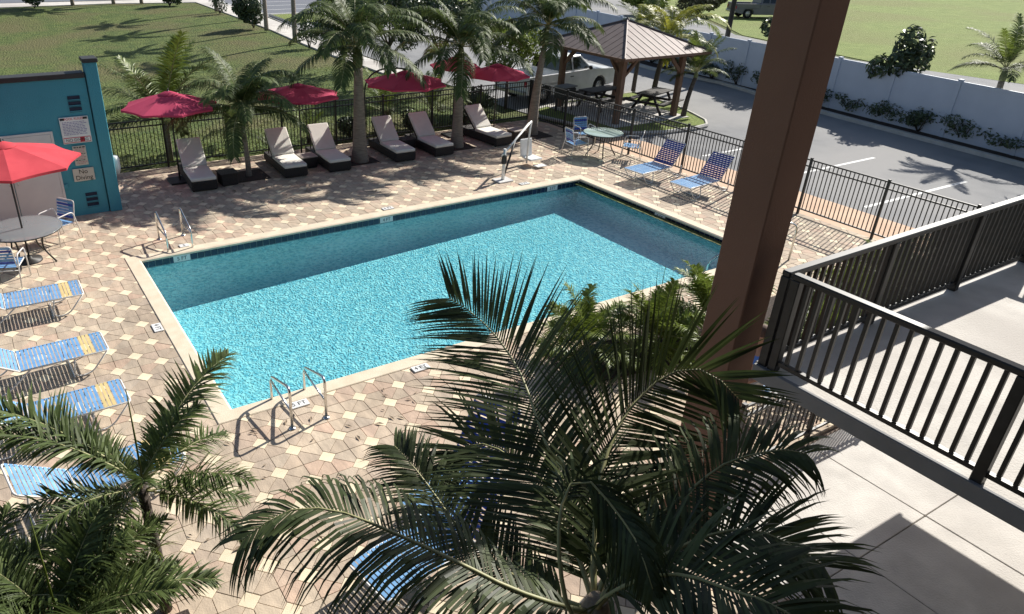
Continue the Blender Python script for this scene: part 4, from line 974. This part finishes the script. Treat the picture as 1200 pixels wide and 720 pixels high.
# ------------------------------------------------------------------ vehicles
def wheel(t, x, y, r=.36, wd=.24):
    w_ = ob('wheel', None, t, (x, y, r), (pi/2, 0, 0))
    MB().lathe([(r*.62, -wd/2), (r*.95, -wd/2), (r, -wd*.35), (r, wd*.35), (r*.95, wd/2), (r*.62, wd/2)], 24).build('tyre', M_TYRE, w_)
    b = MB(); b.lathe([(0, .07), (r*.2, .07), (r*.3, .04), (r*.62, .09), (r*.62, -.09), (r*.3, -.04), (0, -.07)], 20)
    for k in range(6): b.box((r*.42*cos(k*pi/3), r*.42*sin(k*pi/3), .0), (r*.36, .05, .16), 0, Matrix.Rotation(k*pi/3, 3, 'Z'))
    b.build('rim', M_RIM, w_)
def archpoly(x, r, z0, n=8): return [(x+r*cos(a), z0+r*sin(a)*1.0) for a in [i*pi/n for i in range(n+1)]]
def car(name, label, cat, loc, rz, paint, kind):
    t = thing(name, label, cat, loc, rz); hw = .95
    if kind == 'pickup':
        L0, L1, wf, wr, belt = -2.75, 2.75, 1.75, -1.7, 1.10
        top = [(L1-.02, .95), (L1-.15, 1.05), (1.15, 1.15), (-.75, 1.13), (-.80, .78), (L0+.06, .78)]
        cab = [(1.25, 1.13), (.55, 1.72), (-.35, 1.76), (-.62, 1.70), (-.74, 1.12)]
    else:
        L0, L1, wf, wr, belt = -2.2, 2.25, 1.4, -1.35, .9
        top = [(L1, .72), (L1-.1, .80), (1.0, .95), (-1.45, .98), (L0+.1, .94)]
        cab = [(1.05, .93), (.3, 1.40), (-.75, 1.44), (-1.1, 1.36), (-1.75, .96)]
    r = .37 if kind == 'pickup' else .32
    poly = [(L0, .45)]+[(wr-r-.09, .32)]+list(reversed(archpoly(wr, r+.07, r)))+[(wr+r+.09, .30), (wf-r-.09, .30)]+list(reversed(archpoly(wf, r+.07, r)))+[(wf+r+.09, .34), (L1-.03, .40), (L1, .62)]+top+[(L0, .9 if kind != 'pickup' else .78)]
    b = MB(); b.xprism(poly, -hw, hw); body = bevel(b.build('body', paint, t), .045, 3)
    if kind == 'pickup':
        for s in (-1, 1): bevel(MB().box((-1.77, s*(hw-.05), .95), (1.93, .10, .36)).build('bed_side', paint, t), .02)
        tg = bevel(MB().box((L0+.06, 0, .94), (.09, 1.72, .36)).build('tailgate', paint, t), .02)
    b = MB(); n = len(cab); hw1, hw2 = hw-.06, hw-.22
    ys = [hw2 if z > cab[0][1]+.2 else hw1 for x, z in cab]
    b.add([(x, -y_, z) for (x, z), y_ in zip(cab, ys)]+[(x, y_, z) for (x, z), y_ in zip(cab, ys)], [tuple(range(n)), tuple(reversed(range(n, 2*n)))]+[(i, n+i, n+(i+1) % n, (i+1) % n) for i in range(n)])
    bevel(b.build('cab', paint, t), .05, 3)
    # glazing set slightly proud of the cab
    zb, zt = cab[0][1]+.06, cab[1][1]-.07
    def lerpy(z): f = (z-cab[0][1])/(cab[1][1]-cab[0][1]); return hw1+(hw2-hw1)*f+.012
    fx0, fx1 = cab[0][0]-.22, cab[1][0]-.08; rx0, rx1 = cab[-1][0]+.12, cab[-2][0]+.10
    mid = (fx1+rx1)/2
    for s in (-1, 1):
        for (a0, a1, b0, b1) in ((mid+.05, fx0, mid+.05, fx1), (rx0, mid-.05, rx1, mid-.05)):
            q = [(a0, s*lerpy(zb), zb), (a1, s*lerpy(zb), zb), (b1, s*lerpy(zt), zt), (b0, s*lerpy(zt), zt)]
            b = MB(); b.add(q, [(0, 1, 2, 3)]); b.build('side_window', M_GLASSD, t)
    def pane(p0, p1, nm):
        d = Vector((p1[0]-p0[0], 0, p1[1]-p0[1])); nn = Vector((d.z, 0, -d.x)).normalized()
        if (nn.x < 0) == (nm == 'windscreen'): nn = -nn
        A_ = Vector((p0[0], 0, p0[1]))+d*.1+nn*.015; B_ = Vector((p0[0], 0, p0[1]))+d*.9+nn*.015
        b = MB(); b.add([(A_.x, -hw1+.1, A_.z), (A_.x, hw1-.1, A_.z), (B_.x, hw2-.04, B_.z), (B_.x, -hw2+.04, B_.z)], [(0, 1, 2, 3)]); b.build(nm, M_GLASSD, t)
    pane(cab[0], cab[1], 'windscreen'); pane(cab[-1], cab[-2], 'rear_window')
    for x in (wf, wr):
        for s in (-1, 1): wheel(t, x, s*(hw-.13), r)
    for s in (-1, 1):
        MB().box((L1-.03, s*.66, .76 if kind == 'pickup' else .64), (.08, .34, .17), 0, None, .03).build('headlight', M_WTILE, t)
        MB().box((L0+.02, s*.82, .85 if kind == 'pickup' else .76), (.07, .16, .22), 0, None, .02).build('tail_light', M_RED, t)
        MB().box((cab[0][0]-.3, s*(hw+.06), cab[0][1]+.08), (.12, .16, .14), 0, None, .03).build('mirror', M_DARKMETAL, t)
        MB().box((mid-.1, s*(hw+.008), belt-.16), (.2, .03, .035), 0, None, .008).build('door_handle', M_DARKMETAL, t)
    MB().box((L1+.03, 0, .48), (.14, 1.8, .2), 0, None, .04).build('bumper', M_DARKMETAL if kind == 'pickup' else paint, t)
    MB().box((L0-.03, 0, .5), (.14, 1.8, .18), 0, None, .04).build('bumper', M_RIM if kind == 'pickup' else paint, t)
    return t
car('pickup_truck', 'white pickup truck parked behind the fence and gazebo', 'pickup truck', (19.4, 9.75, -.07), .14, M_CARW, 'pickup')
car('pickup_truck', 'grey pickup truck parked far off beside the street', 'pickup truck', (55.6, 26.6, -.06), radians(-28), M_CARG, 'pickup')
car('parked_car', 'dark grey car in the far parking bays at the top', 'car', (26.6, 45.5, -.062), radians(178), M_CARG, 'sedan')

# ------------------------------------------------------------------ hotel: column, landing with railing, added shade roof overhead
t = thing('column', 'thick brown stucco column leaning through the right of the picture', 'column', (4.13, -11.08, 0))
MB().box((0, 0, 4.4), (.42, .42, 8.8), 0, None, .012).build('shaft', M_COLUMN, t)
MB().box((0, 0, .06), (.52, .52, .12), 0, None, .015).build('plinth', M_COLUMN, t)
LZ = 2.5; LX0, LX1, LY0, LY1 = 4.08, 9.7, -17.0, -11.46
t = thing('landing', 'raised concrete stair landing with grey edge beside the brown column', 'landing', (LX0, LY1, 0))
W_, D_ = LX1-LX0, LY1-LY0
MB().box((W_/2, -D_/2, LZ-.08), (W_-.04, D_-.04, .16)).build('floor_slab', M_CONC, t)
b = MB(); b.box((0.0, -D_/2, LZ-.078), (.05, D_, .17), 0, None, .006); b.box((W_/2+.03, 0, LZ-.079), (W_-.02, .05, .17), 0, None, .006); b.build('fascia', M_FASCIA, t)
for x, y in ((W_-.35, -3.4), (W_-.35, -D_+.4), (.35, -D_+.4)): MB().box((x, y, (LZ-.165)/2), (.3, .3, LZ-.165), 0, None, .01).build('support_post', M_COLUMN, t)
def balustrade(label, A, B, skip=None):
    A = Vector((*A, LZ)); B = Vector((*B, LZ)); L_ = (B-A).length; d = (B-A).normalized()
    t = thing('railing', label, 'railing', A, math.atan2(d.y, d.x)); H = 1.07
    MB().box((L_/2, 0, H-.03), (L_+.09, .09, .06), 0, None, .012).build('top_rail', M_FENCE, t)
    MB().box((L_/2, 0, .10), (L_, .05, .045)).build('bottom_rail', M_FENCE, t)
    bm = MB().box((0, 0, .58), (.034, .034, .90)).mesh('baluster', M_FENCE)
    n = int(L_/.118)
    for i in range(1, n): ob('baluster', bm, t, (L_*i/n, 0, 0))
    pm = MB().box((0, 0, H/2-.03), (.09, .09, H-.06), 0, None, .006).mesh('post', M_FENCE)
    k = max(1, round(L_/1.8))
    for i in range(k+1): ob('post', pm, t, (L_*i/k, 0, 0))
balustrade('black railing on the landing side that faces left, beginning at the column', (4.14, -11.63), (4.14, -17.4))
balustrade('black railing on the landing side that faces the pool, between the two side railings', (4.14, -11.52), (9.64, -11.52))
balustrade('black railing along the far right side of the landing', (9.64, -11.6), (9.64, -16.9))
t = thing('shade_roof', 'unseen flat roof added above the picture to shade the coconut palm', 'roof', (0, 0, 8.8))
MB().box((8.6, -14.3, .17), (6.0, 7.0, .3)).build('roof_slab', M_ROOFG, t)  # unseen slab, placed and sized to keep sun off the foreground fronds
MB().box((4.8, -11.08, .09), (1.95, .3, .3)).build('beam', M_COLUMN, t)
for x in (6.4, 10.9): MB().box((x, -17.0, -4.4), (.45, .45, 8.8)).build('column_shaft', M_COLUMN, t)
t = thing('hotel_wing', 'brown hotel wing with open galleries where the viewer stands', 'hotel', (0, -17.4, 0))
MB().box((-3.0, -.3, 4.6), (24, .4, 9.2)).build('wall', M_COLUMN, t)
for z in (2.4, 4.87): MB().box((-3.0, 1.15, z), (24, 2.5, .18)).build('gallery_floor', M_FASCIA, t)
MB().box((-3.0, 1.4, 9.0), (24, 3.2, .3)).build('roof', M_ROOFG, t)
wk = sheet('walkway', [(4.0, -19), (15.4, -19), (15.4, -10.9), (4.0, -10.9)], -.045, M_JOINT, .2)
for i in range(8):
    for j in range(5):
        MB().box((4.0+1.425*(i+.5), -10.9-1.62*(j+.5), -.03), (1.413, 1.608, .06), 0, None, .008).build('concrete_slab', M_CONC, wk, (0, 0, random.uniform(-.003, .003)))

def litter():
    rg = random.Random(21); b = MB()
    for i in range(420):
        if i % 3: cx, cy = rg.choice([(3.9, 4), (7.4, 4), (10.9, 4), (14.1, 4), (5.5, 5.6), (9.5, 5.6)]); x, y = rg.gauss(cx-1.2, 1.6), rg.gauss(cy-.5, .9)
        else: x, y = rg.uniform(-3.2, 5), rg.uniform(-11, -6.7)
        if y > 6.2 or x > 15 or x < -4 or (y < .4 and y > -6.6 and x > -.4): continue
        a = rg.uniform(0, 6.28); l = rg.uniform(.03, .08); w_ = l*.3; c_, s_ = cos(a), sin(a); z = .012
        b.add([(x-c_*l, y-s_*l, z), (x+s_*w_, y-c_*w_, z+.01), (x+c_*l, y+s_*l, z+.004), (x-s_*w_, y+c_*w_, z+.012)], [(0, 1, 2, 3)])
    tag(b.build('fallen_leaves', M_FIBRE), kind='stuff')
litter()
# ------------------------------------------------------------------ planting bed and person by the landing
sheet('planter_bed', [(7.9, -10.6), (15.2, -10.6), (15.2, -8.0), (8.8, -7.5), (5.1, -7.25), (5.0, -8.2), (7.6, -8.55)], .03, M_MULCH, .1)
CL = [frond_mesh('frond', arch(el, rc, dp), Vector((-.2, 0, 1)), 46, .36, .030, .9, .6, .012, (M_LEAFG, M_RIB), .2, seed=60+i, seg=3, plume=.5) for i, (el, rc, dp) in enumerate([(1.35, 1.25, .8), (1.1, 1.3, 1.3), (.75, 1.3, 1.5), (.35, 1.2, 1.3)])]
for x, y, s, lb in ((5.55, -7.6, .85, 'low feathery palm clump closest to the tip of the coconut frond'), (6.8, -7.9, .85, 'feathery palm clump in the middle of the near pool edge'), (8.2, -8.0, .95, 'bright tall palm clump left of the brown column at the pool edge'),
                    (9.4, -9.3, .8, 'dark palm clump just behind the brown column'), (10.9, -9.0, 1.0, 'bright palm clump seen between the column and the railing'), (12.4, -8.9, .9, 'palm clump seen through the landing railing'), (13.9, -9.2, .9, 'palm clump at the fence corner seen through the railing')):
    low_palm(lb, x, y, .25, 24, s, 'palm clumps in the bed by the pool', CL, 'palm_clump', .03, stem=.04, tilt=.5)
MB().tube([(0, 0, .2), (.02, 0, .9), (.03, 0, 1.55)], [.012, .009, .004], 6).build('spear_leaf', M_LEAFG, bpy.data.objects['palm_clump.001'])
bush('flowering_shrub', 'dark shrub with red blossoms behind the ground railing', 8.0, -10.0, .7, .9, 800, .1, 81, None, 'shrub', None, .03, 120)
bush('flowering_shrub', 'reddish dry shrub low behind the ground railing near the column', 5.8, -10.35, .5, .55, 500, .09, 82, mat('red_brown_leaf', (.12, .05, .035), (.17, .08, .05), 4, .6, rnd=.4), 'shrub', None, .03, 40)
def person():
    t = thing('person', 'person in a blue shirt and white shorts sitting beyond the column', 'person', (6.78, -9.82, 0), radians(165))
    V_ = [((0, 0, .50), .15), ((0, 0, .72), .14), ((-.04, 0, .95), .165), ((-.05, 0, 1.06), .07), ((-.03, 0, 1.16), .085), ((-.02, 0, 1.27), .10), ((-.02, 0, 1.36), .07),
          ((-.06, .20, .98), .06), ((.0, .27, .73), .048), ((.22, .22, .64), .038), ((.31, .20, .63), .03), ((-.06, -.20, .98), .06), ((.0, -.27, .73), .048), ((.22, -.22, .64), .038), ((.31, -.20, .63), .03),
          ((.05, .10, .50), .095), ((.45, .12, .52), .075), ((.48, .12, .1), .05), ((.60, .12, .04), .035), ((.05, -.10, .50), .095), ((.45, -.12, .52), .075), ((.48, -.12, .1), .05), ((.60, -.12, .04), .035)]
    E_ = [(0, 1), (1, 2), (2, 3), (3, 4), (4, 5), (5, 6), (2, 7), (7, 8), (8, 9), (9, 10), (2, 11), (11, 12), (12, 13), (13, 14), (0, 15), (15, 16), (16, 17), (17, 18), (0, 19), (19, 20), (20, 21), (21, 22)]
    def skin(name, sel, m, grow=0., sub=2):
        idx = {k: i for i, k in enumerate(sel)}; me = bpy.data.meshes.new(name); me.from_pydata([V_[k][0] for k in sel], [(idx[a], idx[c]) for a, c in E_ if a in idx and c in idx], []); me.materials.append(m)
        o = ob(name, me, t); o.modifiers.new('skin', 'SKIN'); 
        for i, k in enumerate(sel): me.skin_vertices[0].data[i].radius = (V_[k][1]+grow,)*2; me.skin_vertices[0].data[i].use_root = (i == 0)
        s = o.modifiers.new('sub', 'SUBSURF'); s.levels = s.render_levels = sub; return o
    skin('body', list(range(len(V_))), M_SKIN)
    skin('shirt', [1, 2, 7, 8, 11, 12], M_SHIRT, .018); skin('shorts', [0, 15, 16, 19, 20], M_SHORTS, .02)
    MB().lathe([(0, .125), (.07, .11), (.112, .05), (.108, -.02)], 16, 0, (-.035, 0, 1.30)).build('hair', M_HAIR, t)
    hd = MB(); hd.lathe([(0, -.02), (.014, -.012), (.016, 0), (0, .016)], 8, 0, (.085, 0, 1.25)); hd.build('nose', M_SKIN, t)
    for s in (-1, 1):
        MB().lathe([(0, -.008), (.009, 0), (0, .008)], 8, 0, (.073, s*.036, 1.285)).build('eye', M_INK, t); MB().box((-.02, s*.098, 1.26), (.03, .016, .05), 0, None, .006).build('ear', M_SKIN, t)
        h_ = MB(); h_.box((.345, s*.20, .63), (.08, .075, .026), 0, None, .008)
        for k in range(4): h_.tube([(.38, s*(.17+.02*k), .635), (.42+.008*(k % 3), s*(.17+.02*k), .63), (.445+.008*(k % 3), s*(.17+.02*k), .61)], [.009, .008, .006], 6)
        h_.tube([(.33, s*.165, .63), (.36, s*.14, .62), (.385, s*.135, .61)], [.01, .009, .007], 6); h_.build('hand', M_SKIN, t)
    MB().box((.07, 0, 1.213), (.012, .05, .01)).build('mouth', M_PINK, t)
person()
dup(ch, 'strap chair that the person beyond the column sits on', (6.83, -9.83, 0), radians(165))

# ------------------------------------------------------------------ foreground palms
def coconut():
    base = Vector((.33, -13.12, 2.75))
    t = thing('coconut_palm', 'big dark coconut palm in the foreground with long arching fronds', 'palm tree', (0, 0, 0))
    MB().tube([(.55, -13.3, -.02), (.5, -13.25, .4), (.42, -13.18, 1.2), (.36, -13.14, 2.0), base], [.20, .13, .11, .10, .09], 12).build('trunk', M_TRUNK, t)
    MB().tube([base-Vector((0, 0, .45)), base-Vector((0, 0, .15)), base+Vector((0, 0, .12))], [.11, .15, .06], 12).build('fibre_sheath', M_FIBRE, t)
    toc = lambda p: (CAM-Vector(p)).normalized()
    F = [  # spine points, frond normal, leaflets per side, leaflet length, droop, asymmetry
        ('A', [base, (.47, -12.86, 3.0), (.59, -12.45, 3.12), (.71, -12.04, 3.28), (.88, -11.57, 3.42), (.92, -11.21, 3.54), (.91, -10.86, 3.61), (.82, -10.62, 3.67)], (-.55, -.45, .75), 66, .95, .22, None),
        ('B', [base, (.49, -12.88, 3.01), (.74, -12.62, 3.26), (1.07, -12.42, 3.44), (1.40, -12.32, 3.55), (1.64, -12.34, 3.65), (1.86, -12.46, 3.65), (1.93, -12.70, 3.53)], (-.45, -.85, .30), 64, .86, .14, (1., 1.)),
        ('C', [base, (.1, -13.07, 2.88), (-.13, -12.86, 2.95), (-.31, -12.67, 3.04), (-.48, -12.47, 3.11), (-.65, -12.29, 3.18), (-.78, -12.16, 3.23), (-.93, -12.0, 3.25), (-1.16, -11.87, 3.23), (-1.44, -11.88, 3.14)], (0, 0, 1), 66, .80, 1.6, None),
        ('D', [base, (.18, -12.92, 2.76), (.11, -12.58, 2.67), (.04, -12.17, 2.66), (.04, -11.99, 2.66), (.05, -11.61, 2.71), (.01, -11.35, 2.8), (-.01, -11.18, 2.82)], (-.2, -.5, .9), 60, .62, .8, None),
        ('F', [base, (.48, -13.02, 2.92), (.79, -12.97, 3.05), (1.13, -12.98, 3.21), (1.43, -13.01, 3.37), (1.61, -13.09, 3.44), (1.77, -13.19, 3.49), (1.83, -13.3, 3.51)], (-.3, -.2, .9), 54, .66, 1.2, None),
        ('G', [base, (.26, -13.23, 3.03), (.39, -13.34, 3.21), (.5, -13.51, 3.35), (.56, -13.74, 3.43), (.63, -13.93, 3.48), (.72, -14.2, 3.45)], (-.35, .2, .9), 50, .75, .9, None),
        ('H', [base, (.41, -13.13, 2.93), (.74, -13.17, 3.03), (1.07, -13.26, 3.14), (1.28, -13.39, 3.2), (1.42, -13.59, 3.17), (1.47, -13.77, 3.14)], (-.3, -.1, .95), 54, .75, .5, None),
        ('I', [base, (.44, -12.84, 2.85), (.59, -12.4, 2.85), (.64, -12.05, 2.88), (.65, -11.72, 2.88), (.53, -11.49, 2.85), (.36, -11.45, 2.76)], (-.3, -.4, .9), 60, .95, .35, None),
        ('L', [base, (.3, -13.4, 2.75), (.3, -13.75, 2.7), (.4, -14.1, 2.6), (.5, -14.4, 2.4)], (-.1, .2, 1), 44, .8, 1.0, None)]
    def smooth_spine(P):
        P = [Vector(p) for p in P]; Q = [P[0]]                       # smooth the spine
        for i in range(len(P)-1):
            p0 = P[max(0, i-1)]; p1 = P[i]; p2 = P[i+1]; p3 = P[min(len(P)-1, i+2)]
            for s in (.33, .66, 1.): Q.append(.5*((2*p1)+(p2-p0)*s+(2*p0-5*p1+4*p2-p3)*s*s+(3*p1-p0-3*p2+p3)*s**3))
        return Q
    for k, (nm, P, N, nl, L_, dr, asy) in enumerate(F):
        Q = smooth_spine(P)
        ob('frond', frond_mesh('frond', Q, Vector(N).normalized(), int(nl*1.38), L_, .023, dr, .62, .022, (M_LEAFD, M_RIB), .10, seed=80+k, asym=asy, tipk=.45), t)
    # young unopened leaf that bends over, with thin hanging leaflets on its outer half
    E_ = [(.25, -13.2, 2.75), (-.08, -13.2, 3.09), (.05, -13.02, 3.3), (.18, -12.86, 3.44), (.30, -12.79, 3.52), (.37, -12.81, 3.56), (.41, -12.9, 3.53), (.42, -13.1, 3.46), (.37, -13.29, 3.44), (.30, -13.49, 3.33)]
    E_[1] = (.02, -13.2, 3.0)
    ob('spear_leaf', frond_mesh('spear_leaf', smooth_spine(E_), Vector((-.5, -.5, .7)), 40, .5, .02, 1.6, 1.1, .018, (M_LEAFD, M_RIB), .5, seed=99), t)
coconut()
ROB = [frond_mesh('frond', arch(el, rc, dp), Vector((-.15, 0, 1)), 84, .31, .020, .6, .7, .012, (M_LEAF, M_RIB), .16, seed=120+i, vee=.25, plume=.95) for i, (el, rc, dp) in enumerate([(.9, .95, .8), (.62, 1.25, 1.0), (.35, 1.3, 1.1), (.0, 1.15, .9)])]
def small_palm(label, x, y, h, n, sc_, tuft=False, extra=()):
    t = low_palm(label, x, y, h, n, sc_, 'small palms in the lower left foreground', ROB, 'feather_palm', 0, stem=.055, tilt=.25, trunk_m=M_BARK)
    for (az, el, s) in extra: ob('frond', ROB[1], t, (0, 0, h), (0, -el, az), [s]*3)
    MB().tube([(.02, 0, h-.1), (.03, 0, h+.5), (.035, .01, h+1.05)], [.012, .009, .004], 6).build('spear_leaf', M_LEAFG, t)
    if tuft:
        tm = frond_mesh('tuft_leaf', arch(.9, .42, 1.4, 5), Z, 2, .02, .01, .5, .5, .012, (M_LEAFG, M_LEAFG), .9, seed=4)
        for i in range(26): 
            b = MB(); a = i*2.4; P = arch(random.uniform(.3, 1.2), random.uniform(.25, .36), 1.3, 5); vs = []
            for k, p in enumerate(P):
                w_ = .012*(1-k/5.2); vs += [Vector((p.x, -w_, p.z)), Vector((p.x, w_, p.z))]
            b.add(vs, [(2*k, 2*k+1, 2*k+3, 2*k+2) for k in range(5)]); ob('tuft_leaf', b.mesh('tuft_leaf', M_LEAFG), t, (.05*cos(a), .05*sin(a), h*.52), (0, 0, a))
    return t
small_palm('small palm with a pale leaf tuft on its trunk near the lower left corner', -1.70, -9.28, 1.72, 14, .92, True, ((.62, .12, 1.3), (2.45, .1, 1.45), (2.75, .2, 1.2)))
small_palm('small dark palm in the lower left corner, cut by the picture edge', -2.62, -10.2, 1.4, 25, 1.05)
small_palm('small palm at the very left edge behind the corner palm', -3.2, -9.7, 1.3, 15, .95)
pit(-2.3, -10.1, 1.6, 1.4)
